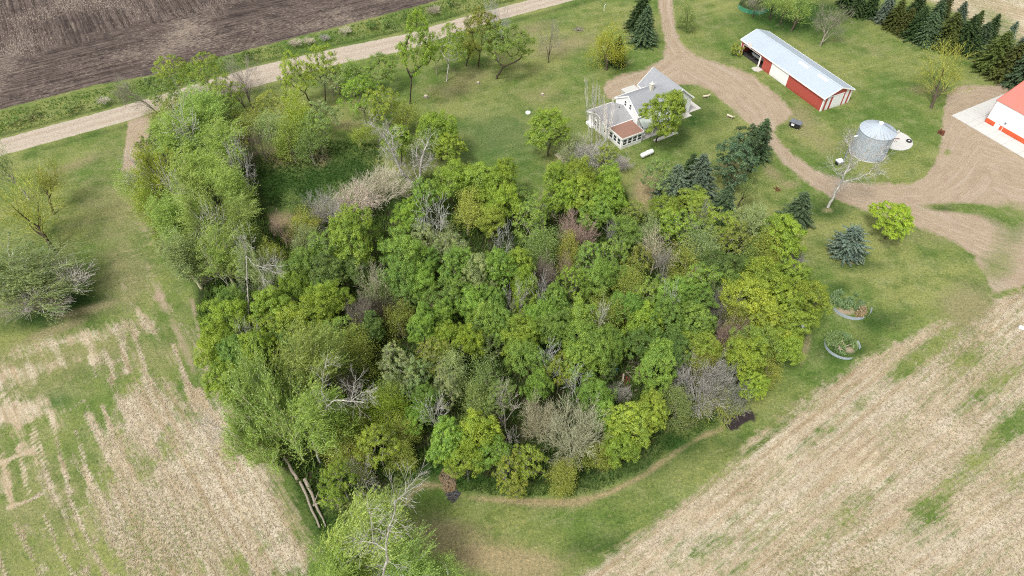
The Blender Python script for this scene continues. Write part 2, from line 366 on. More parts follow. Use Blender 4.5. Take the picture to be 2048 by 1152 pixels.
def plan(X, Y):
    """every ground mask at world points; colour is set by the mask, light by the renderer"""
    u, v = plan_uv(X, Y)
    n1 = fbm(X * .22, Y * .22, 3) - .5
    n2 = fbm(X * 1.1, Y * 1.1, 11, 3) - .5
    sc = np.clip(FPX / np.sqrt(X * X + Y * Y + CAM_H ** 2), 3, 20)      # photo px per metre there
    w = .55 * sc
    jit = n2 * 1.6 * sc * .8
    m = {}
    road_sd = polysd(u, v, ROAD)
    plough_sd = polysd(u, v, PLOUGH)
    drive_sd = polysd(u, v, DRIVE)
    track_sd = polysd(u, v, TRACK)
    rf_sd = polysd(u, v, RFIELD)
    lf_sd = polysd(u, v, LFIELD)
    ff_sd = polysd(u, v, FARFIELD)
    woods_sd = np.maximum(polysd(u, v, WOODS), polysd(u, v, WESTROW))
    soil_sd = polysd(u, v, SOIL)
    m['gravel'] = soft(road_sd + jit * .25, w * .5)
    verge = np.clip(1 - np.abs(road_sd + 10) / 10, 0, 1) * (road_sd < 0)
    m['soil'] = np.maximum(soft(plough_sd + jit * .3, w * .6), soft(soil_sd + n2 * 16, 5))
    m['bare'] = soft(soil_sd + 6 + n2 * 16, 5)
    dgreen = sum(a * blob(u, v, x, y, rx, ry, an) for x, y, rx, ry, an, a in DRIVE_GREEN)
    dirt = soft(drive_sd + jit * .9, w * 1.5) - .75 * np.clip(dgreen, 0, 1)
    dirt = np.maximum(dirt, soft(track_sd + jit * .6, w))
    for q in ((897, 962, 17, 26, .9), (906, 990, 15, 13, .8), (1692, 622, 26, 9, .9), (1700, 700, 14, 8, .8), (592, 312, 30, 14, .7), (642, 312, 14, 15, .7)): dirt = np.maximum(dirt, q[4] * blob(u, v, *q[:4]))
    dirt = np.maximum(dirt, (-.42 + 1.6 * fbm(X * .22, Y * .22, 91, 4)) * np.exp(-((lined(u, v, [(270, 345), (285, 437), (298, 540), (318, 592), (345, 640), (395, 760)]) + n1 * 5 + n2 * 8) / 12.0) ** 2))
    dirt = np.maximum(dirt, .62 * np.exp(-(lined(u, v, [(384, 600), (402, 680), (432, 755), (480, 845), (560, 970), (600, 1040)]) / 7.0) ** 2))
    m['dirt'] = dirt
    sl = sum(a * blob(u, v, x, y, rx, ry, an) for x, y, rx, ry, an, a in STRAW_L) - .8 * sum(a * blob(u, v, x, y, rx, ry, an) for x, y, rx, ry, an, a in GREEN_L)
    ld = np.full(u.shape, 1e9)
    for L in LINES: ld = np.minimum(ld, lined(u, v, L))
    sl = sl + 2.4 * np.exp(-((ld + n2 * 2.5) / 4.2) ** 2)
    aL = math.radians(-49); acL = -X * math.sin(aL) + Y * math.cos(aL); alL = X * math.cos(aL) + Y * math.sin(aL)
    rowm = np.sin(acL * 2 * math.pi / 3.9 + 2.2 * (fbm(acL * .1, alL * .05, 31, 2) - .5))
    sl = sl + (1.0 * np.clip(rowm, 0, 1) ** 2 - .30) * (.35 + .9 * fbm(X * .12, Y * .12, 41, 2)) + .9 * (fbm(X * .16, Y * .16, 51, 4) - .5)
    lin = soft(lf_sd + jit, w * 3)
    fn = fbm(X * .55, Y * .55, 71, 4) - .5; fn2 = fbm(X * 1.5, Y * 1.5, 72, 3) - .5
    strawl = (np.clip(sl, -.7, 1.5) * .50 + .27 + 1.1 * fn + .5 * fn2) * np.clip(lin + .35 * (blob(u, v, 300, 500, 40, 170) > .1), 0, 1)
    aR = math.radians(33); ar = -X * math.sin(aR) + Y * math.cos(aR); br = X * math.cos(aR) + Y * math.sin(aR)
    gr = sum(a * blob(u, v, x, y, rx, ry, an) for x, y, rx, ry, an, a in GREEN_R)
    strawr = soft(rf_sd + jit * 1.2, w * 1.6) * (.94 + 0.9 * (fbm(ar * .42, br * .07, 73, 4) - .5) + .55 * fn2 - .56 * np.clip(gr, 0, 1.1) - .9 * np.clip(n1, 0, 1) + .10 * np.sin((-X * math.sin(math.radians(36)) + Y * math.cos(math.radians(36))) * 2 * math.pi / 4.6))
    strawf = soft(ff_sd, w * 2) * (.95 - .6 * blob(u, v, 2000, 45, 60, 20, 30))
    m['straw'] = np.maximum(np.maximum(strawl, strawr), strawf)
    lush = sum(blob(u, v, x, y, rx, ry) for x, y, rx, ry in LUSH) * (.38 + .8 * fbm(X * .3, Y * .3, 81, 3))
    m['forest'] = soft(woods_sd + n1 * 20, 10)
    m['lush'] = np.clip(lush, 0, 1.2) * (1 - np.clip(m['straw'], 0, 1)) + .55 * verge * (v < 300)
    dry = sum(a * blob(u, v, x, y, rx, ry, an) for x, y, rx, ry, an, a in DRY)
    dry = dry + (.0 + 1.3 * fbm(X * .35, Y * .35, 61, 3)) * np.exp(-((lined(u, v, BROWN_EDGE) + n1 * 8) / 6.5) ** 2)
    m['dry'] = np.clip(dry, 0, 1.3)
    m['warm'] = np.clip(1.0 * blob(u, v, 960, 1110, 200, 60) + np.exp(-(lined(u, v, BROWN_EDGE) / 9.0) ** 2) + blob(u, v, 600, 312, 70, 25) + blob(u, v, 1290, 380, 30, 50) + blob(u, v, 560, 445, 60, 20) + blob(u, v, 1095, 400, 20, 16), 0, 1)
    m['blue'] = np.clip(blob(u, v, 1000, 270, 90, 50) + .8 * blob(u, v, 110, 800, 40, 20) + .6 * blob(u, v, 600, 370, 60, 40) + .8 * blob(u, v, 2000, 55, 70, 14, 30) + .7 * blob(u, v, 700, 345, 60, 20) + .5 * blob(u, v, 1240, 940, 120, 25), 0, 1)
    # row coordinates: x across the rows or tracks, y along them (metres)
    def rot(deg): 
        a = math.radians(deg); return -X * math.sin(a) + Y * math.cos(a), X * math.cos(a) + Y * math.sin(a)
    ac, al = rot(24)
    def put(mask, pair):
        nonlocal ac, al
        ac = np.where(mask, pair[0], ac); al = np.where(mask, pair[1], al)
    put(lf_sd > -60, rot(-50))
    put(rf_sd > 0, rot(36))
    put(rf_sd > 260, rot(28))
    put(plough_sd > 0, rot(29.5))
    pz = (plough_sd > 95 + 60 * n1)
    put(pz & (u < 560), rot(-58))
    put(ff_sd > 0, rot(-35))
    best = np.full(u.shape, 1e9); dx = np.zeros(u.shape); ln = np.zeros(u.shape)
    for L in DRIVE_LINE:
        acc = 0.0
        for a, b in zip(L[:-1], L[1:]):
            d, t = segd(u, v, a, b)
            sgn = np.sign((b[0] - a[0]) * (v - a[1]) - (b[1] - a[1]) * (u - a[0]))
            seg = math.hypot(b[0] - a[0], b[1] - a[1])
            k = d < best
            best = np.where(k, d, best); dx = np.where(k, d * sgn, dx); ln = np.where(k, acc + t * seg, ln)
            acc += seg
    put(drive_sd > -14, (dx / 9.0, ln / 9.0))
    put(road_sd > -6, rot(29.5))
    m['rc'] = np.stack([ac, al, np.zeros_like(ac)], -1)
    rd = lined(u, v, ROAD_MID) / sc
    m['roadx'] = np.clip(rd / 4.5, 0, 1)
    reg = np.zeros(u.shape, int)
    reg[plough_sd > 0] = 1; reg[(plough_sd <= 0) & (road_sd < 0) & (v < 320) & (v < 300 - u * .27) & (u < 1100)] = 2
    reg[road_sd > 0] = 3; reg[rf_sd > 0] = 4; reg[lf_sd > 0] = 5; reg[ff_sd > 0] = 6
    reg[drive_sd > 0] = 7; reg[track_sd > 0] = 8; reg[soil_sd > 0] = 9
    return m, reg
REG = ['ground', 'ploughed_field', 'road_verge', 'gravel_road', 'stubble_field', 'stubble_field', 'stubble_field', 'gravel_driveway', 'dirt_track', 'bare_soil']

def mat_ground():
    g = NG("ground_cover")
    P = g.n("ShaderNodeTexCoord").outputs["Object"]
    rc = g.attr("rc", out="Vector")
    A = {k: g.attr(k) for k in ('dirt', 'straw', 'lush', 'soil', 'gravel', 'dry', 'warm', 'blue', 'forest', 'roadx', 'bare')}
    nbig = g.noise(P, 0.055, 4, .6); nmid = g.noise(P, 0.33, 4, .62); nsm = g.noise(P, 1.9, 4, .65); nfine = g.noise(P, 6.5, 3, .7)
    ngrit = g.noise(P, 16.0, 2, .7)
    streak = g.noise(g.vscale(rc, (3.2, .30, 1)), 1.0, 4, .62)
    fstreak = g.noise(g.vscale(rc, (7.5, 1.3, 1)), 1.0, 3, .65)
    wstreak = g.noise(g.vscale(rc, (1.0, .06, 1)), 1.0, 3, .6)
    def edge(mask, amp, k, nz):
        t = g.math('MULTIPLY_ADD', g.math('SUBTRACT', nz, 0.5), amp, mask)
        return g.math('MULTIPLY_ADD', g.math('SUBTRACT', t, 0.5), k, 0.5, clamp=True)
    mixn = g.math('ADD', g.math('MULTIPLY', nmid, .45), g.math('ADD', g.math('MULTIPLY', nsm, .35), g.math('MULTIPLY', nfine, .2)))
    # lawn
    c = g.mix((0.122, 0.192, 0.042), (0.245, 0.272, 0.086), g.rng(nbig, .40, .58))
    c = g.mix(c, (0.262, 0.292, 0.118), g.rng(nmid, .48, .76, 0, .8))
    c = g.mix(c, (0.075, 0.142, 0.026), g.rng(g.noise(P, .21, 4, .65), .50, .68, 0, .7))
    c = g.mix(c, (0.30, 0.285, 0.15), g.rng(g.noise(P, .85, 6, .8), .57, .73, 0, .6))
    c = g.mix(c, (0.085, 0.150, 0.055), g.math('MULTIPLY', A['blue'], .65))
    mow = g.noise(g.vscale(rc, (.55, .04, 1)), 1.0, 2, .5)
    c = g.mix(c, g.mix(c, (1.22, 1.18, 1.25), 1.0, 'MULTIPLY'), g.rng(mow, .45, .6, 0, .6))
    c = g.mix(c, (0.042, 0.090, 0.018), edge(g.math('MULTIPLY', A['lush'], .9), .9, 1.6, mixn))
    drycol = g.mix((0.31, 0.27, 0.145), (0.42, 0.315, 0.185), A['warm'])
    c = g.mix(c, drycol, g.math('MULTIPLY', edge(A['dry'], 1.5, 1.5, mixn), .78))
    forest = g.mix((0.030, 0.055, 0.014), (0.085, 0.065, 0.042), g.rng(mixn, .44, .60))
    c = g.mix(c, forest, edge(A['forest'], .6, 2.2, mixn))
    # every lawn blade patch gets its own value
    c = g.mix(c, g.mix(c, (1.60, 1.50, 1.45), 1.0, 'MULTIPLY'), g.rng(g.noise(P, 3.4, 4, .8), .50, .68))
    c = g.mix(c, g.mix(c, (.58, .64, .62), 1.0, 'MULTIPLY'), g.rng(g.noise(P, 2.3, 5, .8), .36, .52, 1, 0))
    # stubble
    st = g.mix((0.56, 0.475, 0.355), (0.70, 0.62, 0.495), g.rng(fstreak, .38, .62))
    st = g.mix(st, (0.27, 0.205, 0.14), g.rng(streak, .55, .78, 0, .7))
    st = g.mix(st, (0.74, 0.67, 0.54), g.rng(g.noise(P, 3.6, 4, .8), .52, .70))
    st = g.mix(st, (0.32, 0.26, 0.175), g.rng(g.noise(P, 5.0, 3, .8), .55, .70, 0, .6))
    st = g.mix(st, (0.42, 0.36, 0.21), g.rng(nmid, .5, .75, 0, .45))
    st = g.mix(st, g.mix(st, (.84, .78, .70), 1.0, 'MULTIPLY'), g.rng(wstreak, .42, .66))
    st = g.mix(st, g.mix(st, (.88, .84, .76), 1.0, 'MULTIPLY'), g.rng(g.noise(g.vscale(rc, (.22, .05, 1)), 1.0, 4, .6), .46, .64, 0, .8))
    st = g.mix(st, g.mix(st, (1.16, 1.17, 1.20), 1.0, 'MULTIPLY'), g.rng(g.noise(P, .16, 4, .6), .50, .66))
    sx0 = g.n('ShaderNodeSeparateXYZ'); g.put(sx0.inputs[0], rc)
    rows = g.math('SINE', g.math('MULTIPLY_ADD', g.math('ADD', sx0.outputs[0], g.math('MULTIPLY', nmid, .9)), 2 * math.pi / 1.3, 0.0))
    st = g.mix(st, g.mix(st, (.80, .76, .70), 1.0, 'MULTIPLY'), g.math('MULTIPLY', g.rng(rows, -.1, .9), g.rng(g.noise(P, .12, 2), .40, .62, .15, 1)))
    weed = g.rng(g.math('ADD', g.math('MULTIPLY', g.noise(P, 2.4, 4, .75), .7), g.math('MULTIPLY', nbig, .4)), .575, .66)
    st = g.mix(st, (0.155, 0.185, 0.055), g.math('MULTIPLY', weed, .8))
    rown = g.math('ADD', g.math('MULTIPLY', streak, .32), g.math('ADD', g.math('MULTIPLY', wstreak, .22), g.math('ADD', g.math('MULTIPLY', g.noise(P, 1.3, 5, .8), .30), g.math('MULTIPLY', nfine, .16))))
    st = g.mix(st, (.99, .985, .95), 1.0, 'MULTIPLY')
    c = g.mix(c, st, edge(A['straw'], 4.2, 1.7, rown))
    # dirt drive and yard
    d = g.mix((0.395, 0.305, 0.205), (0.475, 0.380, 0.270), g.rng(streak, .35, .65))
    d = g.mix(d, (0.34, 0.245, 0.165), g.rng(nmid, .48, .72, 0, .7))
    d = g.mix(d, (0.54, 0.455, 0.365), g.rng(wstreak, .5, .68, 0, .4))
    d = g.mix(d, (0.24, 0.17, 0.115), g.rng(fstreak, .62, .75, 0, .3))
    d = g.mix(d, (0.66, 0.58, 0.49), g.rng(g.noise(P, 5.0, 4, .8), .54, .68, 0, .7))
    d = g.mix(d, (0.30, 0.22, 0.155), g.rng(g.noise(P, 3.1, 5, .8), .54, .70, 0, .6))
    sx = g.n('ShaderNodeSeparateXYZ'); g.put(sx.inputs[0], rc)
    ax_ = g.math('ABSOLUTE', g.math('SUBTRACT', g.math('ABSOLUTE', sx.outputs[0]), .85))
    d = g.mix(d, (0.54, 0.45, 0.34), g.math('MULTIPLY', g.rng(ax_, .12, .38, 1, 0), g.rng(nmid, .4, .65, 0, .45)))
    c = g.mix(c, d, edge(A['dirt'], 1.1, 2.2, mixn))
    # dark tilled soil with pale residue
    s = g.mix((0.100, 0.075, 0.066), (0.190, 0.150, 0.128), g.rng(streak, .38, .62))
    s = g.mix(s, (0.052, 0.038, 0.038), g.rng(nmid, .48, .66, 0, .6))
    furrow = g.noise(g.vscale(rc, (1.7, .035, 1)), 1.0, 4, .6)
    s = g.mix(s, g.mix(s, (.50, .48, .48), 1.0, 'MULTIPLY'), g.rng(furrow, .44, .58))
    res = g.noise(g.vscale(rc, (5.0, .8, 1)), 1.0, 5, .8)
    rthr = g.math('ADD', res, g.math('MULTIPLY', g.math('SUBTRACT', nbig, .5), .42))
    s = g.mix(s, (0.42, 0.345, 0.27), g.rng(rthr, .53, .60, 0, .8))
    s = g.mix(s, (0.45, 0.37, 0.285), g.rng(wstreak, .60, .72, 0, .4))
    s = g.mix(s, (0.04, 0.03, 0.03), g.rng(ngrit, .56, .7, 0, .6))
    s = g.mix(s, g.mix((0.030, 0.023, 0.024), (0.070, 0.055, 0.052), nsm), A['bare'])
    c = g.mix(c, s, edge(A['soil'], .7, 2.6, mixn))
    # gravel road: paler in the wheel paths, loose stone between and at the edges
    rr = g.mix((0.51, 0.43, 0.335), (0.60, 0.525, 0.425), g.rng(nsm, .35, .65))
    tr = g.math('SINE', g.math('MULTIPLY', A['roadx'], 9.4))
    rr = g.mix(rr, (0.40, 0.30, 0.225), g.math('MULTIPLY', g.rng(A['roadx'], .45, .78), .8))
    rr = g.mix(rr, (0.42, 0.325, 0.245), g.math('MULTIPLY', g.rng(tr, .2, 1, 0, .55), g.rng(wstreak, .35, .6)))
    rr = g.mix(rr, (0.30, 0.235, 0.18), g.rng(g.noise(P, 4.0, 4, .8), .56, .70, 0, .55))
    c = g.mix(c, rr, edge(A['gravel'], .35, 3.0, mixn))
    c = g.mix(c, (.70, .70, .70), 1.0, 'MULTIPLY')
    h = g.math('ADD', g.math('MULTIPLY', nfine, .6), g.math('ADD', g.math('MULTIPLY', nsm, .8), g.math('MULTIPLY', fstreak, .4)))
    return g.finish(c, 0.95, 0, g.bump(h, 0.75, 0.16), 0.1)
M_GROUND = mat_ground()

def build_ground():
    fine, B = 0.4, 4.0
    n = int(round(B / fine))
    bx = np.arange(-420, 420, B); by = np.arange(-60, 700, B)
    BX, BY = np.meshgrid(bx, by, indexing='ij')
    cx, cy = BX + B / 2, BY + B / 2
    u, v = plan_uv(cx, cy)
    sc = FPX / np.sqrt(cx ** 2 + cy ** 2 + CAM_H ** 2)
    mar = 9 * sc
    vis = (cy > 18) & (u > -mar) & (u < 2048 + mar) & (v > -mar) & (v < 1152 + mar)
    polys_V, polys_F = [], []
    # fine blocks
    fx, fy = BX[vis], BY[vis]
    g1 = np.linspace(0, B, n + 1)
    lx, ly = np.meshgrid(g1, g1, indexing='ij')
    ii = np.arange(n * (n + 1)).reshape(n, n + 1)[:, :n]
    q = np.stack([ii, ii + (n + 1), ii + (n + 1) + 1, ii + 1], -1).reshape(-1, 4)
    nb = len(fx)
    V = np.stack([(fx[:, None] + lx.ravel()[None]), (fy[:, None] + ly.ravel()[None])], -1)      # nb, (n+1)^2, 2
    F = (q[None] + (np.arange(nb) * (n + 1) ** 2)[:, None, None]).reshape(-1, 4)
    V = V.reshape(-1, 2)
    # weld shared block edges
    key = np.round(V / fine).astype(np.int64)
    kk = key[:, 0] * 100003 + key[:, 1]
    uq, first, inv = np.unique(kk, return_index=True, return_inverse=True)
    Vf = V[first]; Ff = inv[F]
    # coarse blocks
    ox, oy = BX[~vis], BY[~vis]
    Vc = np.stack([np.stack([ox, oy], -1), np.stack([ox + B, oy], -1), np.stack([ox + B, oy + B], -1), np.stack([ox, oy + B], -1)], 1).reshape(-1, 2)
    Fc = np.arange(len(Vc)).reshape(-1, 4) + len(Vf)
    # far skirt to the horizon
    S = 3500
    sk = [(-S, -S, S, -60), (-S, 700, S, S), (-S, -60, -420, 700), (420, -60, S, 700)]
    Vs = np.array([[(a, b), (c, b), (c, d), (a, d)] for a, b, c, d in sk], float).reshape(-1, 2)
    Fs = np.arange(16).reshape(-1, 4) + len(Vf) + len(Vc)
    V = np.concatenate([Vf, Vc, Vs]); F = np.concatenate([Ff, Fc, Fs])
    m, reg = plan(V[:, 0], V[:, 1])
    cen = V[F].mean(1)
    _, fr = plan(cen[:, 0], cen[:, 1])
    beh = V[:, 1] < 15
    for k in ('dirt', 'soil', 'gravel', 'lush', 'dry', 'warm', 'blue', 'forest', 'bare'): m[k] = np.where(beh, 0, m[k])
    m['straw'] = np.where(beh, .6, m['straw'])
    fr = np.where(cen[:, 1] < 15, 0, fr); fr[-4:] = 0
    # low relief: roadside ditch, mounded soil; nothing under the buildings
    u, v = plan_uv(V[:, 0], V[:, 1])
    z = np.zeros(len(V))
    dd = lined(u, v, [(-100, 290), (0, 262), (200, 208), (512, 118), (700, 74), (880, 27), (960, 5), (1100, -30)])
    inner = np.zeros(len(V), bool); inner[:len(Vf)] = True
    z -= np.where(inner, .55 * np.exp(-(dd / 11.0) ** 2), 0) * (V[:, 1] > 40)
    z += np.where(inner & (m['straw'] > .6), .05 * (fbm(V[:, 0] * 1.3, V[:, 1] * 1.3, 5, 2) - .5), 0)
    V3 = np.concatenate([V, z[:, None]], 1)
    for r in range(10):
        fs = F[fr == r]
        if len(fs) == 0: continue
        idx, inv = np.unique(fs, return_inverse=True)
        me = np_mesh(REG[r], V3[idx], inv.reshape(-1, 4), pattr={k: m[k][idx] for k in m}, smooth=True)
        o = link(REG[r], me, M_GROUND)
        o["kind"] = "structure"
build_ground()

# ------------------------------------------------------------------ tree meshes
def tubes(P0, P1, R0, R1, k=3):
    P0, P1 = np.asarray(P0, float), np.asarray(P1, float)
    R0, R1 = np.asarray(R0, float), np.asarray(R1, float)
    n = len(P0)
    d = P1 - P0; d /= np.linalg.norm(d, axis=1, keepdims=True) + 1e-9
    ref = np.where(np.abs(d[:, 2:3]) > .9, np.array([[1., 0, 0]]), np.array([[0., 0, 1]]))
    a = np.cross(d, ref); a /= np.linalg.norm(a, axis=1, keepdims=True) + 1e-9
    b = np.cross(d, a)
    t = np.arange(k) * 2 * math.pi / k
    ring = a[:, None] * np.cos(t)[None, :, None] + b[:, None] * np.sin(t)[None, :, None]
    V = np.concatenate([P0[:, None] + ring * R0[:, None, None], P1[:, None] + ring * R1[:, None, None]], 1).reshape(-1, 3)
    i = np.arange(k); j = (i + 1) % k
    q = np.stack([i, j, k + j, k + i], -1)
    F = (q[None] + (np.arange(n) * 2 * k)[:, None, None]).reshape(-1, 4)
    return V, F
def rand_unit(rng, n):
    v = rng.normal(size=(n, 3)); return v / np.linalg.norm(v, axis=1, keepdims=True)
def leaf_quads(C, N, size, rng, aspect=.8, axis=None):
    """one small face per leaf (or tuft of leaves) facing N"""
    n = len(C)
    N = N / (np.linalg.norm(N, axis=1, keepdims=True) + 1e-9)
    r = rand_unit(rng, n) if axis is None else axis + rand_unit(rng, n) * .25
    a = np.cross(N, r) if axis is None else r - N * (r * N).sum(1, keepdims=True)
    a /= np.linalg.norm(a, axis=1, keepdims=True) + 1e-9
    b = np.cross(N, a)
    s = np.asarray(size)[:, None] * .5
    V = np.stack([C - a * s, C - b * s * aspect + N * s * .25, C + a * s, C + b * s * aspect + N * s * .25], 1).reshape(-1, 3)
    return V, np.arange(4 * n).reshape(-1, 4)
def joinVF(parts):
    Vs, Fs, o = [], [], 0
    for V, F in parts:
        Vs.append(V); Fs.append(F + o); o += len(V)
    return np.concatenate(Vs), np.concatenate(Fs)
def skeleton(rng, targets, H, trunk_frac, lean=.04, tip=.02, expo=.5, r_max=None):
    nodes, par, cnt = [np.array([0., 0, -.3])], [-1], [0]
    k = 5
    off = np.array([rng.normal() * lean * H, rng.normal() * lean * H, 0])
    for i in range(1, k + 1):
        t = i / k
        nodes.append(np.array([0, 0, H * trunk_frac * t]) + off * t * t + np.append(rng.normal(size=2) * .05, 0)); par.append(len(nodes) - 2)
    top = nodes[-1]
    order = np.argsort(np.linalg.norm(targets - top, axis=1))
    tips = []
    for ti in order:
        T = targets[ti]
        A = np.array(nodes[2:])
        d = np.linalg.norm(A - T, axis=1) + .9 * np.maximum(0, A[:, 2] - T[2] + .35 * np.linalg.norm(A[:, :2] - T[:2], axis=1))
        p = int(np.argmin(d)) + 2
        base = nodes[p]; m = max(2, int(np.linalg.norm(T - base) / .8))
        for q in range(1, m + 1):
            t = q / m
            pos = base * (1 - t) + T * t
            pos = pos + np.array([0, 0, -.12 * math.sin(math.pi * t) * np.linalg.norm(T - base)]) + rng.normal(size=3) * .07 * (t < 1)
            nodes.append(pos); par.append(p if q == 1 else len(nodes) - 2)
        tips.append(len(nodes) - 1)
    w = np.zeros(len(nodes)); 
    for t in tips: w[t] += 1
    for i in range(len(nodes) - 1, 0, -1): w[par[i]] += w[i]
    r = tip * np.maximum(w, 1) ** expo
    if r_max: r = np.minimum(r, r_max)
    idx = [i for i in range(1, len(nodes))]
    P0 = [nodes[par[i]] for i in idx]; P1 = [nodes[i] for i in idx]
    R1 = [r[i] for i in idx]; R0 = [min(r[par[i]], r[i] * 1.5) if par[i] != 0 else r[i] * 1.35 for i in idx]
    return P0, P1, R0, R1
def envelope(rng, n, R, zc, hz, dmin, flat=.55, inner=.35):
    pts = []
    la, lp = rng.uniform(.08, .24), rng.uniform(0, 6.28)
    tries = 0
    while len(pts) < n and tries < 20000:
        tries += 1
        d = rng.normal(size=3); d /= np.linalg.norm(d)
        if d[2] < -flat: continue
        rr = (inner + (1 - inner) * rng.random() ** .45)
        ang = math.atan2(d[1], d[0])
        lump = 1 + la * math.sin(2 * ang + lp) + .15 * math.sin(3 * ang + lp * 2) + .09 * math.sin(5 * ang + lp * 3) + .12 * math.sin(4 * d[2] + lp)
        p = np.array([d[0] * R * rr * lump, d[1] * R * rr * lump, zc + d[2] * hz * rr])
        if all(np.linalg.norm(p - q) > dmin for q in pts): pts.append(p)
    return np.array(pts)
def leafy(seed, H=10., R=4., n=46, cr=(.85, 1.35), per=330, size=(.15, .25), dmin=1.05, trunk=.34, zc=.62, hz=.36, sub=11, twigs=5, flat=.5, subr=.42):
    rng = np.random.default_rng(seed)
    T = envelope(rng, n, R * .84, H * zc, H * hz * .9, dmin, flat)
    P0, P1, R0, R1 = skeleton(rng, T, H, trunk)
    Cs, Ns, Ss, vs, tw0, tw1 = [], [], [], [], [], []
    cc = np.array([0, 0, H * (zc - .12)])
    for t in T:
        r = rng.uniform(*cr); cv = rng.normal() * .13
        out = (t - cc) / (np.linalg.norm(t - cc) + 1e-6)
        sd = rand_unit(rng, sub); sd = sd + out * .35 + np.array([0, 0, .25]); sd /= np.linalg.norm(sd, axis=1, keepdims=True)
        sc = t + sd * r * rng.uniform(.55, .95, size=(sub, 1)) * np.array([1, 1, .78])
        for s_ in sc:
            m = max(4, int(per / sub * rng.uniform(.6, 1.4)))
            dd = rand_unit(rng, m)
            rr = subr * r * rng.random((m, 1)) ** .4
            p = s_ + dd * rr * np.array([1, 1, .75])
            Cs.append(p); Ns.append(dd * .8 + sd.mean(0) * .2 + out * .25 + np.array([0, 0, .55]) + rand_unit(rng, m) * .55)
            Ss.append(rng.uniform(size[0], size[1], m))
            vs.append(np.clip(.5 + cv + rng.normal() * .12 + rng.normal(size=m) * .16, 0, 1))
        for s_ in sc[:twigs]: tw0.append(t); tw1.append(s_)
    C, N, S, v = np.concatenate(Cs), np.concatenate(Ns), np.concatenate(Ss), np.concatenate(vs)
    V, F = leaf_quads(C, N, S, rng)
    crown = np_mesh("crown", V, F, fattr={"v": v})
    big = [i for i in range(len(P0)) if R1[i] > .05]; sm = [i for i in range(len(P0)) if R1[i] <= .05]
    pk = lambda L, ix: [L[i] for i in ix]
    parts = [tubes(pk(P0, big), pk(P1, big), pk(R0, big), pk(R1, big), 6)]
    if sm: parts.append(tubes(pk(P0, sm), pk(P1, sm), pk(R0, sm), pk(R1, sm), 4))
    if tw0: parts.append(tubes(tw0, tw1, [.022] * len(tw0), [.01] * len(tw0), 3))
    V, F = joinVF(parts)
    return np_mesh("trunk", V, F, smooth=True), crown, H, R
def recurse(rng, out, p, d, L, r, lev, maxlev, kids, spread, up, shrink, wob, tips, rmin=.012):
    nseg = 3 if lev < 3 else 2
    pts = [p]
    dd = d.copy()
    for i in range(nseg):
        dd = dd + rng.normal(size=3) * wob + np.array([0, 0, up])
        dd /= np.linalg.norm(dd)
        pts.append(pts[-1] + dd * L / nseg)
    for i in range(nseg):
        t0, t1 = i / nseg, (i + 1) / nseg
        out.append((pts[i], pts[i + 1], max(rmin, r * (1 - .45 * t0)), max(rmin, r * (1 - .45 * t1)), lev))
    if lev >= maxlev:
        tips.append((pts[-1], dd, pts[-2])); return
    kk = kids[min(lev, len(kids) - 1)]
    az0 = rng.uniform(0, 6.28)
    for j in range(kk):
        t = 1.0 if j == 0 else rng.uniform(.3, 1.0)
        ip = min(nseg - 1, int(t * nseg)); f = t * nseg - ip
        q = pts[ip] * (1 - f) + pts[ip + 1] * f
        a = az0 + j * 2.4 + rng.normal() * .4
        s = spread * (.35 if j == 0 else 1) * rng.uniform(.7, 1.25)
        ref = np.array([0, 0, 1.]) if abs(dd[2]) < .9 else np.array([1., 0, 0])
        e1 = np.cross(dd, ref); e1 /= np.linalg.norm(e1); e2 = np.cross(dd, e1)
        nd = dd * math.cos(s) + (e1 * math.cos(a) + e2 * math.sin(a)) * math.sin(s)
        recurse(rng, out, q, nd, L * shrink * rng.uniform(.75, 1.2), r * (1 - .45 * t) * (.8 if j == 0 else .62), lev + 1, maxlev, kids, spread, up, shrink, wob, tips, rmin)
def seg_mesh(name, segs, lo, hi, scale=1.0, v=None):
    groups = []
    for k, cond in ((6, lambda s: s[2] > .09), (4, lambda s: .03 < s[2] <= .09), (3, lambda s: s[2] <= .03)):
        ss = [s for s in segs if lo <= s[4] < hi and cond(s)]
        if ss: groups.append(tubes([s[0] for s in ss], [s[1] for s in ss], [s[2] for s in ss], [s[3] for s in ss], k))
    V, F = joinVF(groups)
    return V, F
def fit(segs, tips, H, R):
    P = np.array([s[1] for s in segs]); zmax = P[:, 2].max(); rad = np.percentile(np.hypot(P[:, 0], P[:, 1]), 97)
    S = np.array([R / rad, R / rad, H / zmax])
    segs = [(s[0] * S, s[1] * S, s[2], s[3], s[4]) for s in segs]
    tips = [(t[0] * S, t[1], t[2] * S) for t in tips]
    return segs, tips
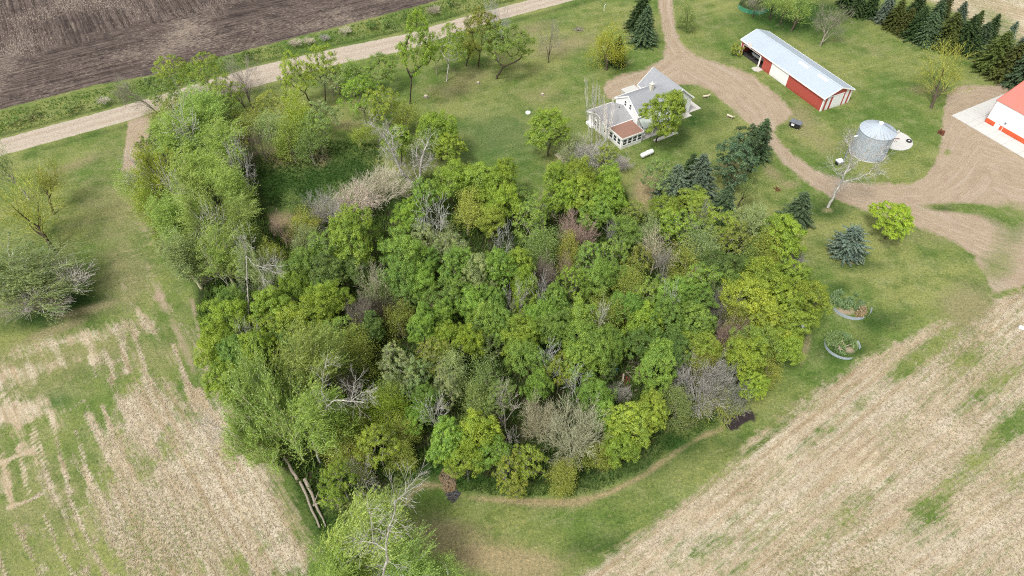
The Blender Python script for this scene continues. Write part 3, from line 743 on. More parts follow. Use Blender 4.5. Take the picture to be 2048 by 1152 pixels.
def twiggy(seed, H=8., R=4., stems=1, levels=5, kids=(5, 4, 4, 3, 3), r0=.16, spread=.62, up=.03, wob=.09, base_h=.22, leaves=0, size=(.1, .17), rmin=.014, lspread=.25, shrink=.74, split=2, low=False):
    rng = np.random.default_rng(seed)
    segs, tips = [], []
    for s in range(stems):
        a = 6.28 * s / stems + rng.normal() * .3
        til = 0 if stems == 1 else rng.uniform(.25, .8)
        d = np.array([math.cos(a) * math.sin(til), math.sin(a) * math.sin(til), math.cos(til)])
        recurse(rng, segs, np.array([math.cos(a) * .12 * (stems > 1), math.sin(a) * .12 * (stems > 1), -.25]), d, H * base_h, r0, 0, levels, kids, spread, up, shrink, wob, tips, rmin)
    segs, tips = fit(segs, tips, H, R)
    V, F = seg_mesh("trunk", segs, 0, split)
    tr = np_mesh("trunk", V, F, smooth=True)
    V, F = seg_mesh("crown", segs, split, 99)
    mats = np.zeros(len(F), dtype=np.int32); v = np.full(len(F), .5)
    if leaves:
        tp = np.array([t[0] for t in tips]); td = np.array([t[1] for t in tips]); tb = np.array([t[2] for t in tips])
        m = leaves
        idx = np.repeat(np.arange(len(tp)), m)
        f = rng.random((len(idx), 1))
        C = tb[idx] * (1 - f) + (tp[idx] + td[idx] * .15) * f + rng.normal(size=(len(idx), 3)) * lspread
        N = rand_unit(rng, len(idx)) * .8 + np.array([0, 0, .8])
        Vl, Fl = leaf_quads(C, N, rng.uniform(size[0], size[1], len(idx)), rng)
        tv = rng.normal(size=len(tp)) * .15
        vl = np.clip(.5 + tv[idx] + rng.normal(size=len(idx)) * .16, 0, 1)
        nb = len(F)
        V, F = joinVF([(V, F), (Vl, Fl)])
        mats = np.concatenate([mats, np.ones(len(Fl), dtype=np.int32)]); v = np.concatenate([v, vl])
    cr = np_mesh("crown", V, F, fattr={"v": v})
    return tr, cr, H, R, mats
def wispy(seed, H=14., R=5., per=9, strand=(1.2, 2.4), wind=(.35, .45, .12), levels=3, kids=(7, 5, 4), r0=.34, size=(.20, .34)):
    """cottonwood or willow crown: streaming strands of narrow pale leaves on long pale limbs"""
    rng = np.random.default_rng(seed)
    segs, tips = [], []
    recurse(rng, segs, np.array([0, 0, -.3]), np.array([0, 0, 1.]), H * .30, r0, 0, levels, kids, .72, .06, .80, .10, tips, .02)
    segs, tips = fit(segs, tips, H * .95, R * .92)
    V0, F0 = seg_mesh("trunk", segs, 0, 99)
    tr = np_mesh("trunk", V0, F0, smooth=True)
    W = np.array(wind)
    anchors = [(s[1], (s[1] - s[0]) / (np.linalg.norm(s[1] - s[0]) + 1e-6)) for s in segs if s[4] >= 2]
    S0, S1, C, AX, SZ, vv = [], [], [], [], [], []
    for p, d in anchors:
        cv = rng.normal() * .12
        for j in range(per):
            dd = d * .55 + W * rng.uniform(.6, 1.7) + rng.normal(size=3) * .34; dd /= np.linalg.norm(dd)
            L = rng.uniform(*strand); q = p + rng.normal(size=3) * .12; e = dd.copy()
            m = 4
            for s in range(m):
                e = e + W * .25 + np.array([0, 0, -.10]) + rng.normal(size=3) * .10; e /= np.linalg.norm(e)
                q2 = q + e * L / m
                if s < 3: S0.append(q); S1.append(q2)
                for w in range(3):
                    f = rng.random(); C.append(q * (1 - f) + q2 * f + rng.normal(size=3) * .07); AX.append(e); SZ.append(rng.uniform(*size)); vv.append(.5 + cv + rng.normal() * .16)
                q = q2
    C, AX, SZ, vv = np.array(C), np.array(AX), np.array(SZ), np.clip(np.array(vv), 0, 1)
    N = np.cross(AX, rand_unit(rng, len(C))) + np.array([0, 0, .6])
    Vl, Fl = leaf_quads(C, N, SZ, rng, aspect=.42, axis=AX)
    Vt, Ft = tubes(S0, S1, [.013] * len(S0), [.009] * len(S0), 3)
    V, F = joinVF([(Vt, Ft), (Vl, Fl)])
    mats = np.concatenate([np.zeros(len(Ft), dtype=np.int32), np.ones(len(Fl), dtype=np.int32)])
    cr = np_mesh("crown", V, F, fattr={"v": np.concatenate([np.full(len(Ft), .5), vv])})
    return tr, cr, H, R, mats
def spruce(seed, H=9., R=2.7, step=.30, nb=10, power=.85, droop=.22, blunt=0.0, size=.15):
    rng = np.random.default_rng(seed)
    C, AX, SZ, vv, B0, B1, NN = [], [], [], [], [], [], []
    z = .35
    while z < H * .985:
        t = z / H
        rad = R * max(.05, (1 - t) ** power * (1 - blunt) + blunt * math.sqrt(max(0, 1 - t * t)))
        k = max(4, int(nb * (.45 + .75 * (1 - t)))); rad *= rng.uniform(.82, 1.15)
        a0 = rng.uniform(0, 6.28)
        for i in range(k):
            a = a0 + 6.283 * i / k + rng.normal() * .12
            L = rad * rng.uniform(.62, 1.18)
            d = np.array([math.cos(a), math.sin(a), 0]); sd = np.array([-math.sin(a), math.cos(a), 0])
            base = np.array([0, 0, z + rng.normal() * .06])
            m = max(3, int(L / .17)); cv = rng.normal() * .12
            prev = base
            for j in range(1, m + 1):
                f = j / m
                q = base + d * L * f + np.array([0, 0, L * (.16 * f - droop * 1.9 * f * f + .10 * f ** 4)])
                if j % 3 == 0: B0.append(prev); B1.append(q); prev = q
                if f < .15: continue
                wl = (.12 + .42 * (1 - f) * min(1, L / 2)) * (1 if f > .3 else .6)
                for sgn in (-1, 1):
                    ax = sd * sgn * .8 + d * .6 + np.array([0, 0, -.28 + rng.normal() * .12])
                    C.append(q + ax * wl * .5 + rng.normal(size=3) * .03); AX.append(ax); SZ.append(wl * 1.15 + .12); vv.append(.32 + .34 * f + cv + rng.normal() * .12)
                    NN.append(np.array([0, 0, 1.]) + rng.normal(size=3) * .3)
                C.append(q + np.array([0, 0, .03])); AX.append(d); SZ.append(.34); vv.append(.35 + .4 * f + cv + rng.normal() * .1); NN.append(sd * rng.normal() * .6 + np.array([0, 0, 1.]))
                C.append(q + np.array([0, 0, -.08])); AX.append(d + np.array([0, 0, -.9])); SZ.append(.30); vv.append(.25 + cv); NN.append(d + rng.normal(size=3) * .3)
        z += step * (1.0 if t < .7 else .8) * rng.uniform(.85, 1.15)
    for s in range(10):
        C.append(np.array([0, 0, H - .05 * s])); AX.append(np.array([rng.normal() * .3, rng.normal() * .3, 1.])); SZ.append(.3); vv.append(.6); NN.append(rand_unit(rng, 1)[0])
    C, AX = np.array(C), np.array(AX); AX /= np.linalg.norm(AX, axis=1, keepdims=True)
    V, F = leaf_quads(C, np.array(NN), np.array(SZ), rng, aspect=.42, axis=AX)
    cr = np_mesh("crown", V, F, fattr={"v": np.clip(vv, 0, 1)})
    V, F = joinVF([tubes([(0, 0, -.3)], [(0, 0, H * .96)], [R * .065], [.02], 6), tubes(B0, B1, [.03] * len(B0), [.02] * len(B0), 3)])
    return np_mesh("trunk", V, F), cr, H, R

PROTO = {}
def reg(kind, res):
    if len(res) == 5:
        tr, cr, H, R, mats = res
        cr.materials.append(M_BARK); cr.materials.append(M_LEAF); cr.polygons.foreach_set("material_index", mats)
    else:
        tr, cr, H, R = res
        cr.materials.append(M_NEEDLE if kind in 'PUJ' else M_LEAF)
    tr.materials.append(M_BARK)
    PROTO.setdefault(kind, []).append((tr, cr, H, R))
for s in range(7): reg('B', leafy(100 + s, n=[46, 38, 52, 42, 48, 34, 44][s], per=540, size=(.105, .18), cr=[(.85, 1.35), (.7, 1.5), (.6, 1.1), (.8, 1.4), (.6, 1.3), (.9, 1.5), (.65, 1.2)][s], hz=[.36, .40, .36, .30, .42, .34, .38][s]))
for s in range(4): reg('M', leafy(200 + s, n=52, cr=(.55, .95), per=215, size=(.10, .17), dmin=.9, sub=8, twigs=8, flat=.65, trunk=.3))
for s in range(2): reg('H', leafy(250 + s, H=3., R=2., n=22, cr=(.35, .6), per=150, size=(.09, .15), dmin=.5, trunk=.12, zc=.5, hz=.45, sub=6, twigs=3, flat=.9))
for s in range(4): reg('W', wispy(300 + s, per=6, strand=(1.0, 2.4), size=(.15, .27), r0=.42, kids=[(6, 5, 4), (7, 5, 3), (5, 5, 4), (6, 4, 4)][s], wind=[(.35, .45, .12), (.30, .35, .2), (.42, .30, .1), (-.35, .28, .15)][s]))
for s in range(4): reg('S', twiggy(400 + s, H=12, R=4, levels=4, kids=(9, 6, 4, 3), leaves=[11, 8, 12, 9][s], r0=.24, spread=.92, up=.015, base_h=.42, split=2, size=(.11, .20), lspread=.32, shrink=.62))
for s in range(2): reg('V', twiggy(450 + s, H=12, R=4, levels=5, kids=(6, 5, 3, 3, 2), leaves=2, r0=.22, spread=.62, up=.02, base_h=.34, split=2, size=(.10, .18), lspread=.30, shrink=.70, rmin=.018))
for s in range(3): reg('X', twiggy(500 + s, H=7, R=4, stems=6, levels=4, kids=(5, 5, 4, 4), r0=.10, spread=.5, base_h=.34, split=1, leaves=1, size=(.05, .09), rmin=.013))
for s in range(2): reg('N', twiggy(540 + s, H=9, R=4, stems=1, levels=5, kids=(5, 4, 4, 3, 3), r0=.17, spread=.6, base_h=.30, split=2, leaves=1, size=(.05, .09), rmin=.012))
for s in range(3): reg('D', twiggy(600 + s, H=10, R=4, stems=1 + (s == 0), levels=[4, 4, 5][s], kids=(4, 3, 3, 3, 2), r0=[.20, .20, .16][s], spread=[.75, .75, .55][s], up=[0, 0, .03][s], wob=.16, base_h=.36, split=2, rmin=.022, shrink=.76))
reg('T', twiggy(640, H=13, R=1.7, stems=3, levels=3, kids=(7, 4, 3), r0=.065, spread=.35, up=.08, wob=.04, base_h=.6, split=1, rmin=.012, shrink=.5))
for s in range(4): reg('P', spruce(700 + s, R=[2.7, 2.9, 2.5, 2.8][s], nb=12, power=.62))
for s in range(2): reg('J', leafy(740 + s, H=10., R=3.2, n=58, cr=(.45, .85), per=210, size=(.12, .20), dmin=.72, sub=7, twigs=3, flat=.9, trunk=.15, zc=.52, hz=.46))
for s in range(2): reg('U', spruce(720 + s, H=6., R=3.0, blunt=.75, nb=13, step=.30, droop=.12))

C_ = {'G': (.140, .215, .042), 'L': (.210, .272, .036), 'Y': (.218, .268, .034), 'O': (.225, .250, .050), 'R': (.235, .280, .120), 'K': (.105, .160, .036), 'E': (.180, .262, .048),
      'Z': (.250, .278, .038), 'C': (.245, .315, .080), 'N': (.165, .215, .066), 'T': (.62, .57, .44), 'A': (.46, .44, .40), 'Wt': (.56, .54, .50), 'Wd': (.50, .485, .45), 'F': (.225, .300, .032), 'Pk': (.46, .34, .29), 'Bk': (.10, .08, .06),
      'Gy': (.30, .27, .225), 'P': (.036, .060, .022), 'PO': (.062, .076, .020), 'PB': (.085, .112, .082), 'PG': (.060, .090, .045), 'BB': (.110, .142, .118), 'Cr': (.56, .55, .36)}
WORD = {'G': 'mid green', 'L': 'bright lime', 'Y': 'yellow green', 'O': 'olive', 'R': 'grey green', 'K': 'dark green', 'E': 'fresh green', 'Z': 'golden yellow', 'C': 'pale lime', 'N': 'dull green',
        'T': 'tan', 'A': 'grey', 'Wt': 'whitish', 'Wd': 'whitish', 'F': 'vivid lime', 'Pk': 'pinkish brown', 'Bk': 'dark brown', 'Gy': 'grey brown', 'P': 'dark', 'PO': 'olive tinged', 'PB': 'bluish', 'PG': 'green', 'BB': 'silver blue', 'Cr': 'cream green'}
KIND = {'B': ('leafy_tree', 'dense leafy tree', 'tree'), 'M': ('leafy_tree', 'loose leafy tree', 'tree'), 'H': ('shrub', 'low leafy shrub', 'shrub'), 'W': ('cottonwood_tree', 'wispy cottonwood', 'tree'),
        'S': ('budding_tree', 'thinly budding tree', 'tree'), 'X': ('bare_thicket', 'bare bushy thicket', 'shrub'), 'V': ('budding_tree', 'thinly budding tree', 'tree'), 'N': ('bare_tree', 'bare twiggy tree', 'tree'), 'D': ('dead_tree', 'dead leafless tree', 'tree'),
        'T': ('poplar_tree', 'tall thin bare poplar', 'tree'), 'P': ('spruce_tree', 'spruce', 'tree'), 'J': ('spruce_tree', 'ragged conifer', 'tree'), 'U': ('blue_spruce', 'rounded spruce', 'tree')}
SIZE_OF = lambda r: 'small ' if r < 27 else ('big ' if r > 52 else '')
MARKS = [('farmhouse', 1270, 225), ('grain bin', 1745, 280), ('leaning dead tree', 1675, 380), ('upper round pen', 1697, 608), ('lower round pen', 1680, 690), ('brush pile', 1240, 785), ('black soil patch', 1478, 840),
         ('cream green bare tree', 1150, 860), ('tan thicket', 730, 385), ('giant pale cottonwood', 600, 790), ('two fallen logs', 622, 1010), ('blue spruces', 1400, 365), ('propane tank', 1293, 309),
         ('track and road junction', 280, 225), ('brown leaf heap', 895, 968), ('snag', 937, 940), ('white well cap', 1056, 226), ('pinkish brown thicket', 1155, 460), ('fan shaped white snag', 1000, 490),
         ('twin trunked dead tree', 825, 330), ('red striped machine shed', 1590, 140), ('red roofed shed', 2010, 220), ('tall roadside elm', 822, 120), ('lime roundish yard tree', 1090, 262), ('bottom edge cottonwood', 740, 1060),
         ('green round pen', 1505, 20), ('brown pink bush', 862, 605), ('leaning grey tree', 270, 190)]
used_labels = set()
def rel(px, py, skip=0, own=None):
    ds = sorted((math.hypot(px - x, py - y), nm, x, y) for nm, x, y in MARKS if nm != own)
    ds = [d for d in ds if d[0] > 22]
    d, nm, x, y = ds[skip]
    a = math.degrees(math.atan2(-(py - y), px - x)) % 360
    dirs = ['right of', 'above right of', 'above', 'above left of', 'left of', 'below left of', 'below', 'below right of']
    w = dirs[int(((a + 22.5) % 360) // 45)]
    q = d / 70.0
    q = 'just' if q < .75 else ('one crown' if q < 1.5 else ('two crowns' if q < 2.5 else ('three crowns' if q < 3.5 else 'far')))
    return f"{q} {w} the {nm}"
def make_label(kind, col, px, py, r):
    base = f"{SIZE_OF(r)}{WORD[col]} {KIND[kind][1]}"
    for k in range(6):
        l = f"{base} {rel(px, py, k)}"
        if l not in used_labels: return l
    return l
def tree(kind, px, py, r, H, col, label=None, bark='Gy', base=None, lean=(0, 0), group=None, var=None, rz=None):
    """crown centred on the survey point (px,py); if base is given the foot stands there"""
    P = PROTO[kind]
    var = RNG.integers(len(P)) if var is None else var
    tr, cr, h0, r0 = P[var]
    if base:
        g = G(*base)
        m = mpp(*base)
        if px is None: top = g
    zc = H * (.60 if kind in 'BMW' else .55)
    c = G(px, py, zc)
    R = r * mpp(px, py, zc)
    loc = Vector((c.x, c.y, 0))
    lx, ly = lean
    if kind == 'P':
        lx, ly = RNG.normal() * .03, RNG.normal() * .03; H = H * RNG.uniform(.85, 1.12)
    if base:
        loc = Vector((g.x, g.y, 0))
        lx, ly = (c.x - g.x) / zc, (c.y - g.y) / zc
    nm, _, cat = KIND[kind]
    o = bpy.data.objects.new(nm, None); COL.objects.link(o); o.empty_display_size = .5
    o.location = loc
    z = RNG.uniform(0, 2 * math.pi) if rz is None else rz
    if kind == 'W': z = RNG.normal() * .35
    sx, sz = R / r0, H / h0
    ex = RNG.uniform(.86, 1.16) if kind in 'BMSQ' else 1.0
    S = Matrix.Diagonal((sx * ex, sx / ex, sz, 1))
    Rz = Matrix.Rotation(z, 4, 'Z')
    lean_v = Vector((lx, ly, 1)).normalized()
    q = Vector((0, 0, 1)).rotation_difference(lean_v)
    M = Matrix.Translation(loc) @ q.to_matrix().to_4x4() @ Rz @ S
    o.matrix_world = M
    lab = label or make_label(kind, col, px, py, r)
    used_labels.add(lab)
    set_tags(o, lab, cat, group)
    base_c = np.array(C_[col]) * (1.44 if kind not in 'XND' else 1.0) * (1 + RNG.normal() * .07) * (1 + RNG.normal(size=3) * .035)
    bc = C_[bark]
    t = bpy.data.objects.new("trunk", tr); COL.objects.link(t); t.parent = o; t.color = (*bc, 1)
    k = bpy.data.objects.new("crown", cr); COL.objects.link(k); k.parent = o; k.color = (*base_c, 1)
    return o

WR = 'cottonwoods and willows in the western tree row'
GR = 'trees of the farm grove'
RS = 'trees along the road'
YD = 'trees in the farmyard'
# (kind, px, py, r, H, colour, extra)
W_ROW = [('D', 385, 265, 30, 14, 'Wt'), ('D', 345, 375, 28, 14, 'A'), ('D', 415, 460, 32, 14, 'Wt'), ('D', 470, 330, 30, 13, 'Wt'), ('D', 290, 345, 32, 11, 'Wt'), ('D', 500, 500, 34, 12, 'Wt'), ('D', 545, 545, 26, 10, 'Wt'), ('D', 430, 520, 26, 12, 'A'),
         ('W', 405, 222, 50, 14, 'C'), ('W', 345, 272, 48, 13, 'C'), ('W', 445, 288, 50, 14, 'C'), ('W', 330, 340, 46, 13, 'Y'), ('W', 398, 345, 54, 15, 'C'), ('W', 458, 362, 48, 14, 'C'), ('W', 345, 425, 48, 14, 'C'),
         ('W', 418, 425, 54, 15, 'C'), ('W', 482, 440, 42, 13, 'C'), ('W', 365, 500, 48, 14, 'R'), ('W', 440, 505, 46, 14, 'C'), ('W', 520, 535, 36, 12, 'R'), ('H', 296, 290, 20, 4, 'K'), ('H', 290, 325, 16, 3.5, 'K'),
         ('S', 262, 360, 34, 9, 'C'), ('S', 300, 395, 36, 10, 'Y'), ('M', 395, 300, 34, 8, 'E'), ('S', 385, 455, 38, 8, 'E'), ('M', 460, 485, 28, 7, 'N'), ('S', 545, 505, 30, 8, 'O'), ('S', 500, 470, 26, 6, 'N'), ('S', 330, 470, 30, 7, 'O')]
ROADSIDE = [('M', 540, 212, 30, 9, 'O'),
            ('M', 345, 150, 32, 11, 'Y'), ('M', 408, 145, 36, 11, 'L'), ('S', 385, 200, 40, 11, 'R'), ('M', 442, 190, 36, 10, 'L'), ('M', 452, 225, 34, 9, 'E'), ('S', 345, 212, 38, 10, 'O'), ('M', 330, 190, 28, 9, 'N'),
            ('S', 700, 150, 36, 9, 'E'), ('N', 520, 285, 30, 8, 'Gy'), ('S', 545, 250, 40, 9, 'R'), ('S', 590, 228, 40, 11, 'Y'), ('M', 642, 232, 32, 9, 'R'), ('M', 635, 262, 34, 9, 'E'), ('S', 578, 275, 42, 10, 'O'), ('S', 620, 290, 34, 8, 'N'),
            ('M', 722, 190, 44, 11, 'L'), ('M', 766, 215, 38, 11, 'Y'), ('S', 812, 235, 34, 9, 'O'), ('N', 660, 165, 20, 8, 'Gy'), ('S', 500, 250, 34, 8, 'O'), ('N', 995, 52, 30, 15, 'A'), ('M', 870, 105, 24, 9, 'E')]
GROVE = [
    ('B', 878, 262, 36, 11, 'L'), ('B', 896, 300, 30, 8, 'L'), ('B', 797, 285, 30, 9, 'L'), ('M', 868, 285, 28, 9, 'E'),
    ('X', 765, 368, 48, 7, 'T'), ('X', 715, 398, 48, 7, 'T'), ('X', 660, 418, 38, 6, 'A'), ('S', 598, 440, 36, 7, 'O'), ('S', 590, 398, 20, 6, 'N'), ('D', 624, 405, 20, 6, 'A'), ('X', 905, 345, 24, 4, 'Pk'),
    ('B', 705, 480, 56, 11, 'L'), ('M', 655, 500, 38, 9, 'E'), ('B', 600, 540, 36, 9, 'G'), ('B', 655, 552, 38, 9, 'K'), ('B', 705, 540, 32, 8, 'K'), ('N', 562, 455, 22, 9, 'Pk'), ('N', 745, 565, 36, 10, 'T'), ('M', 610, 480, 28, 7, 'R'),
    ('B', 462, 602, 28, 8, 'G'), ('B', 455, 640, 38, 9, 'L'), ('B', 590, 578, 28, 9, 'L'), ('B', 548, 620, 42, 10, 'L'), ('B', 610, 640, 44, 10, 'Y'), ('B', 652, 605, 34, 10, 'L'), ('M', 640, 590, 24, 9, 'E'),
    ('D', 495, 582, 24, 8, 'A'), ('D', 486, 672, 26, 10, 'A'), ('B', 430, 690, 36, 9, 'L'), ('B', 475, 715, 36, 9, 'G'), ('B', 450, 765, 34, 8, 'L'), ('B', 515, 705, 34, 9, 'L'), ('M', 535, 660, 32, 9, 'Y'), ('B', 500, 760, 30, 8, 'E'),
    ('M', 685, 670, 36, 10, 'E'), ('S', 722, 692, 42, 10, 'O'), ('M', 700, 715, 36, 8, 'N'), ('M', 795, 735, 42, 10, 'R'), ('M', 835, 755, 34, 9, 'R'), ('S', 762, 800, 42, 12, 'Y'), ('M', 780, 770, 28, 8, 'N'),
    ('M', 695, 890, 48, 11, 'O'), ('M', 755, 890, 42, 10, 'Y'), ('N', 725, 945, 32, 8, 'A'), ('M', 680, 955, 34, 9, 'Y'), ('M', 665, 990, 24, 6, 'Y'), ('M', 805, 850, 34, 8, 'O'), ('M', 725, 840, 32, 8, 'O'), ('M', 800, 900, 32, 7, 'O'),
    ('X', 775, 620, 42, 8, 'Bk'), ('X', 725, 625, 34, 8, 'Gy'), ('S', 770, 590, 40, 8, 'N'), ('S', 800, 640, 34, 8, 'O'), ('X', 695, 760, 24, 6, 'Gy'),
    ('B', 905, 368, 38, 11, 'L'), ('B', 953, 362, 40, 11, 'L'), ('B', 992, 372, 30, 10, 'L'), ('B', 1012, 352, 22, 9, 'Y'), ('M', 932, 420, 44, 10, 'O'), ('B', 1005, 412, 34, 10, 'L'), ('B', 985, 442, 30, 9, 'L'), ('M', 850, 392, 32, 9, 'E'), ('B', 820, 435, 32, 9, 'L'),
    ('D', 870, 440, 38, 12, 'Wt'), ('M', 885, 475, 34, 10, 'R'), ('M', 905, 505, 34, 10, 'R'), ('M', 848, 478, 30, 9, 'R'), ('B', 805, 510, 42, 11, 'E'), ('B', 800, 562, 38, 10, 'G'), ('B', 845, 570, 32, 9, 'E'), ('B', 862, 520, 24, 8, 'G'), ('B', 825, 600, 28, 7, 'G'),
    ('D', 1000, 487, 26, 9, 'Wt'), ('M', 1062, 438, 42, 11, 'E'), ('M', 1085, 402, 30, 9, 'R'), ('M', 1075, 490, 42, 10, 'N'), ('M', 1040, 400, 26, 9, 'G'),
    ('B', 915, 545, 38, 11, 'E'), ('B', 955, 555, 38, 11, 'R'), ('B', 1000, 550, 36, 11, 'E'), ('B', 1035, 540, 34, 11, 'L'), ('B', 1050, 585, 34, 11, 'L'), ('B', 900, 600, 36, 10, 'G'), ('B', 945, 610, 34, 10, 'E'), ('B', 988, 612, 30, 10, 'G'), ('D', 1075, 592, 26, 11, 'Wt'), ('D', 1035, 612, 22, 11, 'Wt'),
    ('N', 862, 607, 26, 7, 'Pk'),
    ('B', 1115, 352, 24, 9, 'L'), ('B', 1160, 356, 32, 10, 'L'), ('B', 1218, 362, 30, 10, 'L'), ('B', 1122, 402, 30, 10, 'L'), ('B', 1168, 398, 34, 10, 'L'), ('B', 1218, 402, 34, 10, 'L'), ('B', 1192, 432, 32, 9, 'E'), ('M', 1260, 432, 28, 8, 'O'), ('B', 1252, 468, 28, 9, 'G'),
    ('X', 1152, 462, 38, 9, 'Pk'), ('N', 1228, 468, 22, 8, 'A'), ('M', 1145, 498, 28, 9, 'O'), ('M', 1180, 522, 34, 10, 'E'), ('M', 1226, 512, 32, 10, 'E'), ('M', 1275, 522, 26, 9, 'O'), ('B', 1200, 562, 36, 10, 'E'), ('M', 1252, 570, 38, 10, 'O'), ('M', 1148, 572, 34, 10, 'L'), ('N', 1133, 540, 22, 10, 'Pk'), ('X', 1090, 548, 28, 9, 'Gy'),
    ('N', 1312, 498, 38, 11, 'T'), ('M', 1290, 460, 30, 10, 'R'), ('N', 1330, 530, 24, 9, 'A'), ('B', 1330, 420, 27, 8, 'L'), ('B', 1388, 408, 34, 8, 'L'), ('M', 1352, 458, 36, 10, 'L'), ('M', 1398, 472, 32, 10, 'R'), ('N', 1400, 435, 20, 9, 'A'), ('M', 1440, 452, 36, 10, 'L'), ('M', 1422, 500, 34, 10, 'R'),
    ('W', 1500, 445, 44, 11, 'R'), ('M', 1470, 480, 32, 10, 'O'), ('B', 1562, 480, 42, 11, 'Y'), ('M', 1520, 500, 40, 11, 'O'), ('M', 1490, 525, 32, 9, 'N'), ('X', 1588, 522, 20, 5, 'A'), ('B', 1440, 540, 34, 9, 'K'), ('M', 1378, 520, 38, 10, 'O'), ('M', 1395, 568, 38, 10, 'E'), ('B', 1455, 570, 28, 8, 'G'),
    ('M', 1300, 590, 36, 10, 'E'), ('B', 1350, 592, 38, 10, 'E'), ('B', 1330, 645, 36, 10, 'G'), ('B', 1290, 645, 34, 9, 'L'), ('B', 1390, 650, 36, 10, 'E'), ('B', 1390, 608, 32, 9, 'G'), ('D', 1335, 612, 20, 11, 'Wt'),
    ('B', 1522, 572, 44, 11, 'Y'), ('B', 1578, 560, 34, 10, 'L'), ('B', 1500, 602, 44, 11, 'Z'), ('B', 1608, 602, 36, 10, 'Y'), ('B', 1560, 612, 40, 10, 'Y'), ('B', 1592, 650, 34, 9, 'L'), ('M', 1480, 640, 30, 9, 'O'), ('X', 1448, 612, 34, 9, 'Gy'), ('X', 1468, 668, 34, 8, 'Pk'), ('B', 1540, 650, 38, 9, 'Y'), ('B', 1570, 690, 34, 8, 'Y'),
    ('B', 1515, 690, 34, 9, 'E'), ('M', 1475, 700, 28, 8, 'O'), ('M', 1540, 730, 32, 7, 'O'),
    ('B', 848, 655, 32, 10, 'E'), ('B', 890, 635, 24, 9, 'E'), ('B', 900, 680, 32, 10, 'Y'), ('B', 942, 688, 26, 9, 'L'), ('M', 872, 712, 34, 10, 'O'), ('M', 915, 745, 40, 10, 'R'), ('M', 975, 755, 42, 10, 'N'), ('M', 895, 770, 34, 9, 'R'), ('M', 945, 800, 38, 9, 'N'), ('M', 1000, 800, 32, 9, 'N'),
    ('B', 968, 640, 36, 10, 'E'), ('B', 1003, 655, 32, 10, 'G'), ('B', 1040, 672, 40, 11, 'L'), ('B', 1052, 722, 36, 10, 'E'), ('B', 1082, 640, 34, 10, 'E'), ('B', 1112, 665, 36, 10, 'G'), ('M', 980, 695, 26, 7, 'K'), ('B', 1110, 610, 34, 10, 'E'),
    ('D', 880, 835, 34, 9, 'Wt'), ('D', 1010, 815, 26, 10, 'Wt'), ('D', 1095, 735, 26, 10, 'Wt'), ('M', 1118, 742, 32, 9, 'Y'), ('D', 1160, 768, 30, 8, 'Wt'), ('B', 1075, 780, 28, 9, 'E'),
    ('B', 895, 885, 42, 10, 'E'), ('B', 955, 868, 40, 11, 'L'), ('B', 925, 920, 32, 8, 'L'), ('B', 985, 905, 34, 8, 'E'), ('B', 850, 800, 28, 8, 'G'), ('B', 835, 838, 26, 7, 'E'),
    ('B', 1160, 640, 36, 10, 'E'), ('M', 1208, 620, 38, 11, 'O'), ('D', 1195, 645, 24, 11, 'Wt'), ('B', 1178, 692, 42, 11, 'E'), ('B', 1225, 690, 28, 9, 'G'), ('B', 1150, 728, 34, 9, 'E'), ('B', 1315, 732, 38, 11, 'E'), ('B', 1395, 700, 32, 9, 'L'), ('B', 1350, 700, 30, 9, 'K'), ('B', 1280, 690, 30, 9, 'K'),
    ('X', 1405, 765, 62, 8, 'A'), ('X', 1455, 775, 48, 8, 'Gy'), ('S', 1360, 800, 38, 7, 'N'), ('S', 1430, 800, 40, 6, 'O'), ('B', 1492, 722, 38, 10, 'Y'), ('B', 1505, 775, 26, 8, 'Y'), ('S', 1420, 720, 34, 8, 'O'),
    ('B', 1262, 850, 46, 10, 'L'), ('B', 1300, 825, 36, 9, 'Y'), ('B', 1240, 895, 34, 8, 'L'), ('B', 1188, 790, 34, 9, 'E'), ('B', 1210, 835, 28, 8, 'E'), ('M', 1195, 900, 30, 7, 'O'),
    ('X', 1078, 835, 40, 9, 'Cr'), ('D', 1030, 885, 22, 7, 'Wt'), ('S', 1120, 948, 36, 7, 'O'), ('M', 1020, 945, 34, 8, 'Z'), ('M', 1055, 925, 36, 8, 'Y'), ('M', 1035, 975, 22, 5, 'Z'), ('D', 1010, 930, 18, 6, 'A'),
    ('M', 580, 590, 22, 7, 'G'), ('B', 575, 670, 30, 8, 'K'), ('M', 640, 735, 30, 8, 'E'), ('B', 745, 660, 30, 7, 'K'), ('M', 880, 655, 26, 7, 'K'), ('B', 1250, 620, 34, 9, 'G'), ('M', 1215, 735, 24, 6, 'K')]
for L_, gname in ((W_ROW, WR), (ROADSIDE, RS), (GROVE, GR)):
    for t_ in L_:
        k_, x_, y_, r_, h_, c_ = t_
        if k_ == 'M' and c_ in 'ONR' and gname == GR and (x_ + y_) % 3 != 0: k_ = 'S'; r_ *= 1.08; c_ = c_
        if gname == GR and k_ in 'BMS': r_ *= 1.07
        if k_ == 'D': h_ += 1.5; r_ *= 1.2
        if k_ in 'XN': r_ *= 1.1
        bark = {'W': 'Cr', 'X': c_, 'N': c_, 'D': c_, 'T': c_, 'B': 'Bk', 'M': 'Gy', 'S': 'Gy', 'H': 'Bk'}[k_]
        tree(k_, x_, y_, r_, h_, c_ if k_ not in 'XND' else 'O', bark=bark, group=gname) if k_ not in 'XND' else tree(k_, x_, y_, r_, h_, c_, bark=bark, group=gname)

def T(kind, px, py, r, H, col, label, bark, base=None, group=None, var=None, rz=None):
    return tree(kind, px, py, r, H, col, label, bark, base, group=group, var=var, rz=rz)
